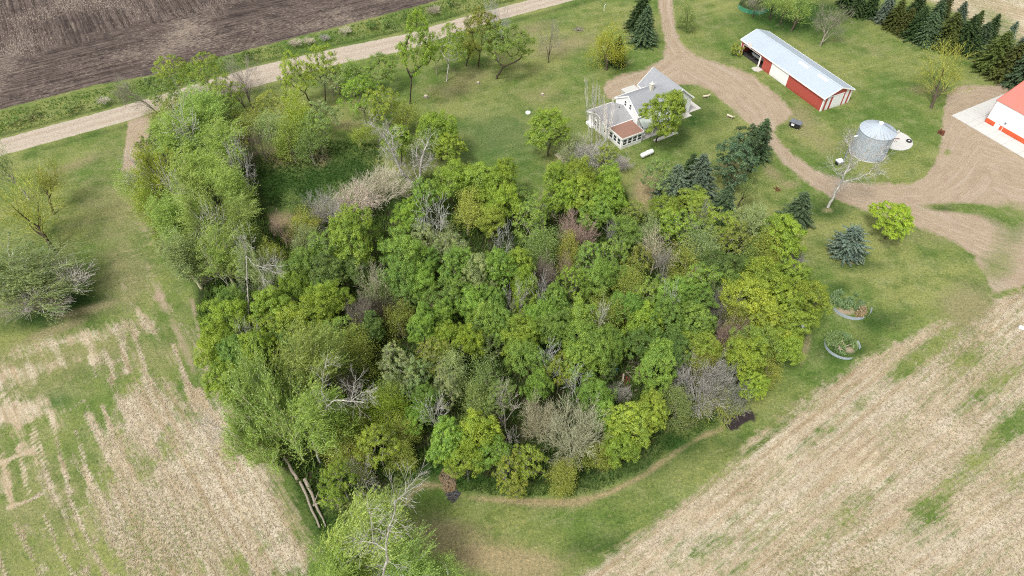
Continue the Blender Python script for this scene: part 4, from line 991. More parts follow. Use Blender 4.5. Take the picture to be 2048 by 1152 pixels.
# singled-out trees
T('W', 625, 715, 74, 19, 'C', 'giant wispy pale cottonwood, upper crown of the three at the grove corner', 'Cr', group='giant cottonwoods at the grove corner', var=0)
T('W', 560, 800, 84, 18, 'C', 'giant wispy pale cottonwood leaning out over the stubble edge', 'Cr', base=(600, 905), group='giant cottonwoods at the grove corner', var=3)
T('W', 645, 815, 70, 18, 'C', 'giant pale cottonwood with a long bare limb reaching right', 'Cr', group='giant cottonwoods at the grove corner', var=1)
T('W', 515, 880, 54, 12, 'C', 'drooping pale lime cottonwood low over the fallen logs', 'Cr', group='giant cottonwoods at the grove corner', var=3)
T('W', 740, 1060, 84, 17, 'C', 'biggest pale lime cottonwood at the bottom edge of the picture', 'Wt', group='cottonwoods at the bottom edge', var=0)
T('W', 680, 1125, 64, 14, 'C', 'pale lime cottonwood in the bottom row nearest the left stubble', 'Wt', group='cottonwoods at the bottom edge', var=1)
T('W', 815, 1125, 62, 13, 'C', 'pale lime cottonwood in the bottom row beside the brown grass', 'Wt', group='cottonwoods at the bottom edge', var=2)
T('V', 890, 1115, 42, 9, 'C', 'thin sprawling pale lime tree at the bottom over brown grass', 'Wt', group='cottonwoods at the bottom edge')
T('N', 262, 182, 36, 11, 'Gy', 'bare grey tree leaning left over the road at the track corner', 'Gy', base=(314, 226))
T('N', 478, 118, 34, 13, 'Gy', 'dark bare tree leaning left across the gravel road', 'Bk', base=(506, 220))
T('N', 460, 175, 30, 9, 'Gy', 'low dark bare tree with a crooked stem beside the roadside leaning tree', 'Bk', base=(495, 222))
T('M', 592, 150, 40, 14, 'Y', 'thin yellow green tree with dark slanting trunk south of the road', 'Bk', base=(624, 214), group=RS)
T('M', 647, 128, 32, 13, 'L', 'narrow vine-clad tree right of the dark slanting trunk', 'Bk', base=(651, 204), group=RS)
T('M', 695, 152, 36, 9, 'R', 'soft grey green tree on a slim stem beside the many-stemmed roadside tree', 'Gy', base=(678, 188), group=RS)
T('M', 762, 140, 38, 9, 'E', 'many-stemmed fresh green tree close below the gravel road', 'Bk', base=(768, 184), group=RS)
T('M', 832, 96, 42, 23, 'L', 'tallest roadside elm with a bare thick lower trunk', 'Bk', base=(819, 208), group=RS, var=2)
T('M', 905, 90, 36, 13, 'Y', 'yellow green tree on a pale trunk left of the grey elm', 'A', base=(893, 162), group=RS)
T('S', 938, 95, 26, 10, 'O', 'slim olive tree standing between two larger roadside elms', 'Bk', base=(932, 132), group=RS)
T('M', 962, 58, 40, 18, 'O', 'tall grey green elm with straight dark trunk crossing the road view', 'Bk', base=(957, 134), group=RS, var=2)
T('M', 1010, 92, 46, 14, 'E', 'fresh green spreading tree at the right end of the roadside trees', 'Bk', base=(993, 158), group=RS)
T('S', 738, 262, 26, 9, 'O', 'small olive tree with a straight grey trunk left of the dead tree', 'A', base=(719, 291))
T('V', 45, 395, 74, 15, 'O', 'tall thin olive tree with black trunk at the left edge', 'Bk', base=(112, 506), group='trees at the left edge', var=0)
T('V', 78, 362, 40, 11, 'O', 'smaller thin olive tree with crooked dark trunk near the left edge', 'Bk', base=(108, 428), group='trees at the left edge', var=1)
T('V', 12, 330, 38, 14, 'R', 'whitish budding treetop just inside the left edge by the road', 'A', group='trees at the left edge')
T('W', 50, 540, 92, 11, 'R', 'broad grey green willow drooping at the left edge above lush grass', 'A', base=(60, 618), group='trees at the left edge', var=2)
T('X', 78, 575, 72, 8, 'A', 'grey bare limbs sweeping right out of the left edge willow', 'A', group='trees at the left edge')
T('B', 1092, 262, 44, 9.5, 'L', 'lime roundish yard tree standing alone on the lawn left of the house', 'Bk', base=(1096, 312), group=YD, var=4)
T('B', 1331, 226, 43, 14, 'L', 'bright lime tree hiding the south wall of the farmhouse', 'Bk', base=(1312, 284), group=YD, var=2)
T('M', 1352, 205, 18, 7, 'E', 'small blossoming tree right behind the lime tree by the farmhouse', 'Gy', group=YD)
T('N', 1101, 78, 26, 10, 'Gy', 'small bare grey tree alone on the lawn near the road', 'Bk', base=(1096, 126), group=YD)
T('S', 1216, 75, 44, 13, 'Z', 'golden budding tree beside the dark young spruce', 'Bk', base=(1212, 140), group=YD, var=1)
T('P', 1238, 98, 19, 7, 'P', 'dark young spruce at the foot of the golden budding tree', 'Bk', group=YD, var=0)
T('P', 1282, 8, 28, 11, 'P', 'upper of two tall dark spruces beside the driveway entrance', 'Bk', group=YD, var=1)
T('P', 1292, 42, 27, 10, 'PG', 'lower of two tall dark spruces beside the driveway entrance', 'Bk', group=YD, var=2)
T('S', 1378, 22, 22, 10, 'N', 'thin open dull green tree across the driveway from the tall dark spruces', 'Bk', base=(1372, 58), group=YD, var=1)
T('T', 1182, 215, 14, 15, 'A', 'left of three thin bare poplars against the house gable', 'A', base=(1182, 300), group='bare poplars by the farmhouse')
T('T', 1198, 228, 14, 13, 'A', 'middle of three thin bare poplars against the house gable', 'A', base=(1196, 300), group='bare poplars by the farmhouse')
T('T', 1216, 235, 14, 11, 'A', 'right of three thin bare poplars by the sun porch', 'A', base=(1212, 305), group='bare poplars by the farmhouse')
T('X', 1180, 305, 52, 5, 'A', 'pale grey brush sprawling below the bare poplars', 'A')
T('S', 1150, 290, 38, 6, 'R', 'grey green scrub growing over the old timber deck', 'A')
T('M', 1212, 308, 24, 5, 'L', 'small bright green sapling at the left corner of the sun porch', 'Bk')
T('X', 1240, 325, 26, 3.5, 'A', 'small whitish bush between the sun porch and the propane tank', 'A')
T('M', 1318, 350, 38, 9, 'N', 'dull green feathery tree below the propane tank', 'Gy')
T('P', 1382, 330, 27, 9, 'P', 'small dark spruce top behind the two blue spruces', 'Bk', group='spruces below the farmhouse', var=2)
T('P', 1350, 366, 42, 9, 'PB', 'left of the two broad blue spruces', 'Bk', group='spruces below the farmhouse', var=0)
T('P', 1402, 352, 46, 10, 'PB', 'right of the two broad blue spruces, the larger one', 'Bk', group='spruces below the farmhouse', var=1)
T('P', 1452, 392, 30, 9, 'PG', 'pale green spruce low right of the broad blue spruces', 'Bk', group='spruces below the farmhouse', var=3)
T('J', 1472, 318, 46, 11, 'PG', 'big green spruce with irregular crown right of the lawn', 'Bk', group='spruces below the farmhouse', var=1)
T('J', 1502, 284, 34, 10, 'P', 'dark spruce right behind the big irregular green spruce', 'Bk', group='spruces below the farmhouse', var=0)
T('P', 1522, 266, 30, 10, 'PG', 'slim spruce nearest the drive with its top over the gravel', 'Bk', group='spruces below the farmhouse', var=2)
T('V', 1488, 375, 32, 9, 'N', 'brownish thin tree between the pale green spruce and the lawn', 'Bk')
T('P', 1600, 415, 33, 6.5, 'PG', 'small open young spruce alone on the lawn left of the dead tree', 'Bk', group=YD, var=2)
T('U', 1703, 480, 36, 6.2, 'BB', 'rounded silver blue spruce alone beside the yellow bush', 'Bk', group=YD, var=0)
T('B', 1786, 440, 39, 7.2, 'F', 'vivid yellow green round tree at the bend of the drive', 'Bk', base=(1770, 478), group=YD, var=2)
T('V', 1898, 130, 50, 14, 'O', 'vase shaped olive budding tree beside the red roofed shed yard', 'Bk', base=(1862, 216), var=0)
T('N', 1660, 40, 40, 10, 'Gy', 'bare vase shaped tree behind the long machine shed', 'Gy', base=(1640, 92), group='trees behind the machine shed')
T('V', 1606, 14, 34, 10, 'C', 'thin dark stemmed tree, third from the green pen', 'Bk', base=(1583, 62), group='trees behind the machine shed')
T('V', 1575, 6, 30, 10, 'C', 'thin dark stemmed tree, second from the green pen', 'Bk', base=(1560, 50), group='trees behind the machine shed')
T('V', 1545, 0, 28, 9, 'C', 'thin dark stemmed tree closest to the green pen', 'Bk', base=(1540, 39), group='trees behind the machine shed')
T('H', 1475, 96, 13, 3.2, 'Z', 'small yellow flowering shrub at the left end of the machine shed', 'Bk')
T('N', 1512, 8, 24, 6, 'Gy', 'grey twiggy tree growing inside the green round pen', 'Bk')
T('X', 1150, 862, 66, 11, 'Cr', 'big cream green bare tree radiating from one base', 'Cr')
T('X', 1240, 785, 26, 1.8, 'A', 'grey brush pile heaped in the grove clearing', 'A', var=0)
T('D', 936, 930, 12, 4.5, 'A', 'small broken snag at the edge of the lush grass', 'A', base=(936, 964), var=2)
def hand_tree(base, limbs, lab, col, seed, twig=.9, rt=.022, tries=1.0, tw=2, name='dead_tree', thick=.42):
    '''a tree whose main limbs follow the traced survey points; twigs fork off every limb'''
    rng = np.random.default_rng(seed)
    b = G(*base)
    def pt(px, py, dy):
        u, v = px - 1024.0, 576.0 - py
        ray = Vector((u, FPX * CP + v * SP, -FPX * SP + v * CP))
        t = (b.y + dy) / ray.y
        p = Vector((0, 0, CAM_H)) + ray * t
        return np.array([p.x - b.x, p.y - b.y, p.z])
    big, small = [], []
    for r0, r1, dy0, dy1, pts in limbs:
        n = len(pts); P = [pt(x, y, dy0 + (dy1 - dy0) * i / (n - 1)) for i, (x, y) in enumerate(pts)]
        Q = []
        for a, c in zip(P[:-1], P[1:]):
            for k in range(3): Q.append(a + (c - a) * k / 3 + (rng.normal(size=3) * .05 if k else 0))
        Q.append(P[-1]); m = len(Q) - 1
        for i in range(m):
            ra, rb = (r0 + (r1 - r0) * i / m) * thick, (r0 + (r1 - r0) * (i + 1) / m) * thick
            big.append((Q[i], Q[i + 1], ra, rb, 0))
            d = (Q[i + 1] - Q[i]) / (np.linalg.norm(Q[i + 1] - Q[i]) + 1e-6)
            if Q[i][2] < 2.0 or ra > .26: continue
            for q in range(int(tries * 2 + rng.random())):
                dd = d + rng.normal(size=3) * .75; dd /= np.linalg.norm(dd)
                tips = []
                recurse(rng, small, Q[i] + (Q[i + 1] - Q[i]) * rng.random(), dd, twig * rng.uniform(.7, 1.7), rt * 1.6, 3, 3 + tw, (3, 3, 3, 3, 3, 3), .6, .03, .72, .14, tips, rt * .55)
    o = thing(name, lab, 'tree', tuple(b))
    used_labels.add(lab)
    V, F = seg_mesh('trunk', big, 0, 99); t = link('trunk', np_mesh('trunk', V, F, smooth=True), M_BARK, o, C_[col])
    V, F = seg_mesh('crown', small, 0, 99); k = link('crown', np_mesh('crown', V, F), M_BARK, o, C_[col])
    return o
Z3 = lambda *q: [(1640 + a / 5.235, 200 + c / 5.235) for a, c in q]
hand_tree((1655, 416), [(.30, .16, 0, 0, Z3((80, 1125), (125, 1050), (175, 950), (235, 845), (255, 780))), (.15, .05, 0, .5, Z3((255, 780), (300, 700), (328, 615), (305, 500), (320, 440), (352, 375))),
    (.09, .03, .2, 1.2, Z3((305, 500), (285, 430), (290, 400))), (.13, .04, 0, -1.0, Z3((262, 775), (330, 705), (400, 640), (470, 560), (545, 480))), (.07, .03, -.6, -1.6, Z3((400, 640), (520, 610), (600, 560), (680, 470))),
    (.11, .03, 0, -.9, Z3((235, 860), (370, 830), (510, 770), (590, 690), (700, 590))), (.05, .02, -.6, -1.4, Z3((510, 770), (600, 790), (650, 770))), (.06, .025, 0, 1.0, Z3((215, 835), (160, 740), (138, 680))), (.05, .02, .4, 1.6, Z3((328, 615), (350, 560), (420, 500), (500, 400)))],
    'leaning dead white tree between the drive and the grain bin', 'Wd', 31, .8, .020, 1.0, 2, thick=.85)
Z7 = lambda *q: [(460 + a / 4.43, 180 + c / 4.43) for a, c in q]
hand_tree((831, 374), [(.34, .16, 0, -.3, Z7((1640, 865), (1560, 770), (1500, 690), (1460, 600), (1440, 540))), (.15, .05, -.3, -.9, Z7((1440, 540), (1400, 460), (1360, 405), (1300, 345), (1240, 290))), (.10, .03, -.3, .6, Z7((1440, 540), (1442, 430), (1420, 385), (1385, 350))),
    (.08, .03, -.2, -1.2, Z7((1450, 560), (1400, 525), (1340, 527))), (.28, .10, .2, .6, Z7((1660, 860), (1685, 760), (1692, 660), (1705, 590), (1735, 510), (1762, 430))), (.10, .03, .2, -1, Z7((1650, 810), (1590, 740), (1555, 665))), (.10, .03, 0, 1.5, Z7((1665, 800), (1630, 700), (1620, 570))),
    (.09, .03, .4, -.8, Z7((1695, 700), (1740, 650), (1790, 600))), (.07, .03, 0, -1.4, Z7((1600, 800), (1540, 760), (1500, 755))), (.08, .03, .3, 1.5, Z7((1690, 720), (1660, 640), (1650, 540), (1670, 480)))],
    'large twin trunked dead tree with bleached limbs leaning left', 'A', 32, .8, .024, 1.3, 2, thick=1.0)
hand_tree((498, 655), [(.26, .16, 0, 0, [(498, 655), (497, 600), (494, 560), (493, 512)]), (.14, .09, 0, -1, [(493, 512), (490, 495), (477, 472)]), (.13, .06, 0, -1.2, [(493, 512), (510, 530), (533, 536), (552, 548)]), (.09, .03, -.5, -1.5, [(512, 532), (522, 548), (530, 560)]), (.07, .03, -.8, -1.8, [(516, 532), (540, 530), (565, 534)])],
    'pale dead tree with a crooked bare limb between the west row and the grove', 'A', 33, .7, .013, .8, 2)
hand_tree((500, 905), [(.20, .12, 0, 0, [(500, 905), (488, 885), (470, 870), (453, 862)]), (.11, .04, 0, -.6, [(453, 862), (430, 853), (416, 844), (412, 825)]), (.08, .03, 0, .8, [(440, 857), (420, 856), (402, 852)]), (.06, .03, 0, -1.3, [(445, 860), (432, 875), (420, 890)])],
    'white dead branches poking from the grove corner onto stubble', 'A', 34, .7, .013, 1.1, 2)
hand_tree((640, 925), [(.34, .22, 0, 0, [(640, 925), (628, 890), (622, 862), (640, 840)]), (.20, .11, 0, -.8, [(640, 840), (654, 812), (672, 800), (702, 803), (728, 805)]), (.09, .03, -.8, -1.4, [(702, 803), (720, 788), (735, 780), (740, 792)]), (.09, .03, -.5, 1.0, [(702, 803), (706, 778), (712, 750)]), (.12, .05, 0, .8, [(654, 812), (642, 780), (648, 740), (655, 712)])],
    'long white dead limb rising right of the giant cottonwoods', 'A', 35, .8, .013, .8, 2)
hand_tree((765, 1240), [(.34, .26, 0, 0, [(765, 1240), (762, 1180), (768, 1140), (775, 1120)]), (.22, .10, 0, -1, [(775, 1120), (772, 1085), (778, 1060), (788, 1030), (790, 1000)]), (.12, .04, -.6, .6, [(790, 1005), (805, 990), (818, 975)]), (.13, .05, 0, 1.2, [(773, 1100), (745, 1085), (728, 1082), (712, 1090)]), (.09, .04, .3, -.8, [(745, 1085), (742, 1040), (735, 1012)])],
    'white limbed dead tree rising through the bottom edge cottonwoods', 'A', 36, .8, .013, .9, 2)
# windbreak: (crown x, y, r, H, colour, var)
WB = [(1722, 0, 16, 8, 'P'), (1748, 2, 17, 8, 'P'), (1776, 12, 17, 8, 'PB'), (1800, 22, 20, 9, 'PO'), (1818, 36, 19, 8, 'PO'), (1836, 8, 18, 9, 'P'), (1845, 38, 22, 10, 'P'), (1866, 52, 22, 9, 'PG'), (1876, 24, 17, 8, 'PG'),
      (1893, 10, 14, 7, 'PO'), (1905, 52, 26, 10, 'PO'), (1926, 24, 13, 6, 'PB'), (1936, 62, 25, 9, 'P'), (1956, 44, 15, 8, 'PO'), (1966, 68, 20, 8, 'PG'), (1986, 56, 15, 8, 'P'), (2002, 96, 30, 11, 'PO'), (2020, 74, 14, 8, 'PB'),
      (2034, 112, 30, 11, 'PO'), (2050, 84, 15, 7, 'PB'), (2056, 130, 28, 10, 'PG'), (1905, 78, 18, 6, 'PO'), (1950, 85, 18, 6, 'P'), (2085, 150, 28, 10, 'P'), (1700, -18, 16, 8, 'P')]
ordn = ['first', 'second', 'third', 'fourth', 'fifth', 'sixth', 'seventh', 'eighth', 'ninth', 'tenth', 'eleventh', 'twelfth', 'thirteenth', 'fourteenth', 'fifteenth', 'sixteenth', 'seventeenth', 'eighteenth', 'nineteenth', 'twentieth', 'twenty first', 'twenty second', 'twenty third', 'twenty fourth', 'twenty fifth']
rank = {i: k for k, i in enumerate(sorted(range(len(WB)), key=lambda i: WB[i][0]))}
for i, (x, y, r, h, c) in enumerate(WB):
    tree('P', x, y, r * 1.08, h * .86, c, f"{WORD[c]} spruce, {ordn[rank[i]]} from the left in the top right windbreak", 'Bk', group='spruces of the windbreak row', var=i % 4)
# ditch shrubs along the field side of the road
DB = [(590, 84, 13, 'T'), (618, 80, 11, 'T'), (648, 74, 10, 'A'), (690, 60, 14, 'T'), (742, 48, 13, 'K'), (775, 44, 13, 'N'), (815, 30, 12, 'K'), (868, 18, 14, 'T'), (905, 4, 12, 'K'), (495, 108, 14, 'K'), (140, 212, 14, 'N'), (60, 228, 14, 'N'), (25, 240, 12, 'N'), (205, 200, 11, 'T'), (300, 160, 12, 'K')]
for x, y, r, c in DB:
    k = 'X' if c in 'TA' else 'H'
    tree(k, x, y, r, 1.6, c, f"low {WORD[c]} ditch bush, {ordn[sorted(DB).index((x, y, r, c))]} from the left beside the tilled field", 'Bk' if k == 'H' else c, group='low bushes in the ditch')

# ------------------------------------------------------------------ building materials
M_WHITE = mat_ribbed("white_siding", (.80, .80, .79), .16, 'Z', .6, var=.03, strength=.25, dirt=(.66, .65, .61))
M_TRIM = mat_plain("white_trim", (.82, .82, .81), .5, var=.03)
M_SHINGLE = mat_plain("grey_shingles", (.26, .27, .285), .95, var=.22, scale=2.5, dirt=(.32, .33, .345))
M_SHINGLE2 = mat_plain("weathered_shingles", (.27, .27, .272), .95, var=.2, scale=2.2, dirt=(.21, .215, .225))
M_REDFELT = mat_plain("rusty_porch_roof", (.24, .135, .10), .9, var=.16, scale=1.4, dirt=(.22, .125, .10))
M_PALEROOF = mat_plain("pale_lean_to_roof", (.40, .44, .40), .85, var=.12, scale=1.2, dirt=(.30, .33, .29))
M_GLASS = mat_plain("dark_window_glass", (.035, .042, .055), .12, var=.3, spec=.6)
M_CONC = mat_plain("concrete", (.45, .43, .39), .9, var=.07, scale=1.0, dirt=(.44, .42, .38))
M_CONC2 = mat_plain("bright_concrete", (.47, .465, .44), .9, var=.05, scale=.8, dirt=(.39, .38, .355))
M_RED = mat_ribbed("red_sheet", (.40, .075, .060), .3, 'X', .5, var=.08, strength=.25, dirt=(.40, .11, .085))
M_WSHEET = mat_ribbed("white_sheet", (.80, .80, .80), .3, 'X', .5, var=.03, strength=.2, dirt=(.70, .70, .68))
M_ROOFMETAL = mat_plain("pale_metal_roof", (.37, .425, .475), .4, 0.0, var=.04, scale=.5, spec=.5, dirt=(.32, .37, .42))
M_REDROOF = mat_plain("coral_metal_roof", (.62, .165, .13), .45, 0.0, var=.05, scale=.5, spec=.5, dirt=(.62, .17, .135))
M_ORANGE = mat_ribbed("orange_wainscot", (.62, .10, .035), .3, 'X', .5, var=.06, strength=.2)
M_SKYL = mat_plain("skylight_sheet", (.82, .82, .80), .4, var=.03)
M_GALV = mat_ribbed("galvanized_wall", (.36, .41, .46), .13, 'Z', .6, .0, var=.06, strength=.08, dirt=(.33, .37, .41))
M_GALVR = mat_plain("galvanized_roof", (.37, .42, .465), .4, 0.0, var=.08, scale=1.2, spec=.5)
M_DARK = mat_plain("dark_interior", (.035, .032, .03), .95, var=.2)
M_BLACK = mat_plain("black_plastic", (.022, .023, .028), .5, var=.25, spec=.4)
M_LID = mat_plain("grey_plastic_lid", (.14, .155, .18), .55, var=.25)
M_TANK = mat_plain("tank_paint", (.70, .71, .70), .35, var=.04, spec=.5, dirt=(.55, .56, .56))
M_RUST = mat_plain("rusty_iron", (.13, .045, .025), .85, var=.4, scale=6)
M_WOOD = mat_plain("weathered_wood", (.42, .35, .27), .9, var=.3, scale=4, stretch=(1, 1, .3))
M_LOG = mat_plain("bleached_log", (.24, .205, .165), .95, var=.4, scale=6, dirt=(.30, .25, .20))
M_CUT = mat_plain("cut_wood", (.50, .42, .32), .9, var=.15)
M_GREENSHEET = mat_plain("green_sheet", (.055, .24, .135), .5, var=.15, spec=.4, dirt=(.35, .45, .42))
M_BLUE = mat_plain("blue_plastic", (.16, .30, .42), .5, var=.2)
M_RIM = mat_plain("tyre_rubber", (.03, .03, .032), .8, var=.2)
M_HAY = mat_plain("old_hay", (.25, .185, .12), .95, var=.3, scale=5)
M_MULCH = mat_plain("mulch", (.30, .215, .155), .95, var=.35, scale=7, dirt=(.08, .065, .06))
M_BRICK = mat_plain("pale_chimney_masonry", (.60, .57, .49), .9, var=.15, scale=5)

def gable(parent, u0, u1, v0, v1, ze, zr, axis, oe=.35, o0=.3, o1=.3, roofmat=M_SHINGLE, wallmat=None, th=.13, trim=True, z0=0.0, wname='wall', halves=(True, True)):
    """walls, two roof slopes, fascia and ridge cap of one gabled block"""
    wallmat = wallmat or M_WHITE
    if axis == 'u': A0, A1, B0, B1 = u0, u1, v0, v1; P = lambda a, b, z: (a, b, z)
    else: A0, A1, B0, B1 = v0, v1, u0, u1; P = lambda a, b, z: (b, a, z)
    bm = (B0 + B1) / 2
    sl = (zr - ze) / (bm - B0)
    w = MB()
    ring = [(B0, z0), (B1, z0), (B1, ze), (bm, zr - .03), (B0, ze)]
    w.hexa([P(A0, b, z) for b, z in ring], [P(A1, b, z) for b, z in ring])
    w.build(wname, wallmat, parent)
    for sgn, eb in ((-1, B0), (1, B1)):
        e = eb + sgn * oe; zl = ze - sl * oe
        q = [(e, zl + .02), (bm, zr + .02), (bm, zr + th + .02), (e, zl + th + .02)]
        MB().hexa([P(A0 - o0, b, z) for b, z in q], [P(A1 + o1, b, z) for b, z in q]).build('roof', roofmat, parent)
        if trim:
            MB().hexa(*[[P(a, b, z) for a, b, z in
                ((A0 - o0, e, zz), (A1 + o1, e, zz), (A1 + o1, e + sgn * .09, zz), (A0 - o0, e + sgn * .09, zz))] for zz in (zl - .10, zl + th + .03)]).build('gutter', M_TRIM, parent)
            for a, oo, s2 in ((A0, o0, -1), (A1, o1, 1)):
                if oo <= .01: continue
                aa = a + s2 * oo
                q2 = [(e, zl - .14), (bm, zr - .14), (bm, zr + th + .045), (e, zl + th + .045)]
                MB().hexa([P(aa, b, z) for b, z in q2], [P(aa + s2 * .07, b, z) for b, z in q2]).build('rake_board', M_TRIM, parent)
    c = MB()
    for s2 in (-1, 1):
        c.face(P(A0 - o0, bm, zr + th + .045), P(A1 + o1, bm, zr + th + .045), P(A1 + o1, bm + s2 * .16, zr + th + .045 - sl * .16), P(A0 - o0, bm + s2 * .16, zr + th + .045 - sl * .16))
    c.build('ridge_cap', roofmat, parent)

def window(parent, face, a, z, w, h, coord, sashes=2, proud=-1):
    """face 'u': lies in plane u=coord; face 'v': plane v=coord. proud: outward sign"""
    def P(x, d, zz): return (coord + d * proud, x, zz) if face == 'u' else (x, coord + d * proud, zz)
    def bx(mb, x0, x1, d0, d1, z0, z1):
        mb.hexa([P(x0, d0, z0), P(x1, d0, z0), P(x1, d1, z0), P(x0, d1, z0)], [P(x0, d0, z1), P(x1, d0, z1), P(x1, d1, z1), P(x0, d1, z1)])
    f = MB(); t = .09
    bx(f, a - w / 2 - t, a - w / 2, -.02, .06, z, z + h); bx(f, a + w / 2, a + w / 2 + t, -.02, .06, z, z + h)
    bx(f, a - w / 2 - t, a + w / 2 + t, -.02, .07, z - t, z); bx(f, a - w / 2 - t, a + w / 2 + t, -.02, .07, z + h, z + h + t)
    fr = f.build('window', M_TRIM, parent)
    hh = h / sashes
    for k in range(sashes):
        p = MB(); bx(p, a - w / 2, a + w / 2, .0, .02 + .012 * k, z + k * hh + .03, z + (k + 1) * hh - .03)
        o = p.build('pane', M_GLASS, fr)
    if sashes > 1:
        r = MB(); bx(r, a - w / 2, a + w / 2, .0, .05, z + hh - .03, z + hh + .03); r.build('sash_rail', M_TRIM, fr)

# ------------------------------------------------------------------ farmhouse
hs = thing('farmhouse', 'white farmhouse with grey gabled roofs and a glazed sun porch', 'house', (20.98, 107.9, 0), math.radians(30))
gable(hs, 5.4, 13.4, 2.6, 9.8, 4.35, 6.65, 'u', o0=.12, o1=0, roofmat=M_SHINGLE)
gable(hs, 12.9, 19.3, 3.1, 11.9, 3.9, 6.66, 'v', o0=.3, o1=.3, roofmat=M_SHINGLE)
gable(hs, -.5, 5.38, 4.3, 10.4, 2.85, 3.95, 'u', o0=.35, o1=0, roofmat=M_SHINGLE2)
for v_, z_, h_ in ((7.95, .9, 1.15), (7.1, .8, 1.15), (4.75, 1.2, 1.1), (7.6, 2.55, .6)): window(hs, 'u', v_, z_, .55, h_, -.5)
for v_ in (6.75, 5.2): window(hs, 'u', v_, 4.25, .5, 1.1, 5.4)
for u_ in (14.6, 17.3): window(hs, 'v', u_, 1.0, .9, 1.3, 3.1)
window(hs, 'v', 16.1, 4.1, .8, 1.0, 3.1)
for u_ in (7.2, 10.4): window(hs, 'v', u_, .9, .8, 1.2, 2.6)
MB().box(16.8 - 5, 16.8 - 4.1, 2.50, 2.59, .3, 2.3).build('door', M_TRIM, hs)
MB().box(-.95, -.5, 8.7, 10.6, 0, .55).build('basement_bulkhead', M_TRIM, hs)
# sun porch
MB().box(0, 4.9, 0, 4.28, .0, 2.46).build('porch_wall', M_WHITE, hs)
MB().hexa([(-.12, -.12, 2.47), (5.02, -.12, 2.47), (5.02, 4.27, 2.66), (-.12, 4.27, 2.66)], [(-.12, -.12, 2.60), (5.02, -.12, 2.60), (5.02, 4.27, 2.79), (-.12, 4.27, 2.79)]).build('porch_roof', M_REDFELT, hs)
f = MB(); f.box(-.17, 5.07, -.19, -.121, 2.38, 2.625); f.box(-.19, -.121, -.12, 4.27, 2.38, 2.66); f.box(5.021, 5.09, -.12, 2.4, 2.38, 2.66); f.build('porch_fascia', M_TRIM, hs)
for k in range(4): window(hs, 'v', .72 + 1.17 * k, .85, .86, 1.25, 0)
for k in range(3): window(hs, 'u', .85 + 1.28 * k, .8, .84, 1.25, 0)
# lean-to over the south door
MB().hexa([(5.45, .5, 2.52), (12.7, .5, 2.52), (12.7, 2.55, 3.8), (5.45, 2.55, 3.8)], [(5.45, .5, 2.63), (12.7, .5, 2.63), (12.7, 2.55, 3.91), (5.45, 2.55, 3.91)]).build('lean_to_roof', M_PALEROOF, hs)
for u_ in (5.7, 8.0, 10.3, 12.5): MB().box(u_ - .06, u_ + .06, .6, .72, 0, 2.5).build('porch_post', M_TRIM, hs)
MB().box(5.45, 13.0, .3, 2.59, 0, .22).build('porch_floor', M_CONC, hs)
ch = MB(); ch.box(10.45, 11.1, 5.7, 6.35, 6.2, 7.75); ch.box(10.38, 11.17, 5.63, 6.42, 7.75, 7.87)
ch.build('chimney', M_BRICK, hs)
MB().tube((10.78, 6.02, 7.8), (10.78, 6.02, 8.3), .12, .12, 8).build('chimney_flue', M_TRIM, hs)
MB().tube((4.2, 7.1, 3.8), (4.2, 7.1, 4.25), .08, .08, 8).build('vent_pipe', M_DARK, hs)
MB().box(11.5, 14.75, 12.3, 15.8, 0, 1.05).build('stoop', M_CONC, hs)
MB().box(11.42, 14.83, 12.22, 15.88, 1.052, 1.17).build('stoop_cap', M_CONC2, hs)
MB().box(19.31, 22.7, 3.1, 7.3, 0, .09).build('patio', M_CONC, hs)
MB().box(15.2, 19.3, 2.0, 3.09, 0, .09).build('patio', M_CONC, hs)
ws = thing('garden_walk', 'short pale concrete walk in the grass below the lime house tree', 'path', tuple(G(1311, 284)), math.radians(30))
for i in range(4):
    MB().box(i * 1.45, i * 1.45 + 1.38, 0, .8, 0, .06).build('slab', M_CONC, ws)
yd = thing('yard_light', 'small dark topped yard light on a post behind the house', 'lamp', tuple(Vector((24.6, 122.6, 0))), 0)
MB().tube((0, 0, 0), (0, 0, 3.0), .06, .05, 8).build('post', M_GALVR, yd)
MB().tube((0, 0, 3.0), (0, 0, 3.45), .20, .28, 10).build('lamp_head', M_BLACK, yd)
MB().tube((0, 0, 3.45), (0, 0, 3.6), .24, .08, 10).build('cap', M_TRIM, yd)

# propane tank
a_, b_ = G(1284.5, 312, .55), G(1303.5, 303.5, .55)
pt = thing('propane_tank', 'white propane tank lying on the lawn below the sun porch', 'tank', ((a_.x + b_.x) / 2, (a_.y + b_.y) / 2, 0), math.atan2(b_.y - a_.y, b_.x - a_.x))
L = (b_ - a_).length / 2
m = MB(); m.tube((-L, 0, .68), (L, 0, .68), .47, .47, 18, False)
for s_ in (-1, 1):
    px_, pr = L, .47
    for k in range(1, 6):
        t = k / 5 * math.pi / 2
        x2, r2 = L + .47 * .75 * math.sin(t), max(.01, .47 * math.cos(t))
        m.tube((s_ * px_, 0, .68), (s_ * x2, 0, .68), pr, r2, 18, k == 5); px_, pr = x2, r2
m.build('tank_body', M_TANK, pt, smooth=True)
MB().tube((0, 0, 1.12), (0, 0, 1.32), .17, .17, 12).build('valve_dome', M_TANK, pt)
for s_ in (-1, 1): MB().box(s_ * L * .6 - .08, s_ * L * .6 + .08, -.3, .3, 0, .26).build('foot', M_CONC, pt)

# ------------------------------------------------------------------ long machine shed with red and white walls
BL, BW, EV, RG = 26.2, 7.5, 3.25, 4.65
FRc = Vector((63.28, 120.85, 0))
bn = thing('machine_shed', 'long low machine shed with pale metal roof and red and white walls', 'shed', tuple(FRc), math.radians(-64.4))
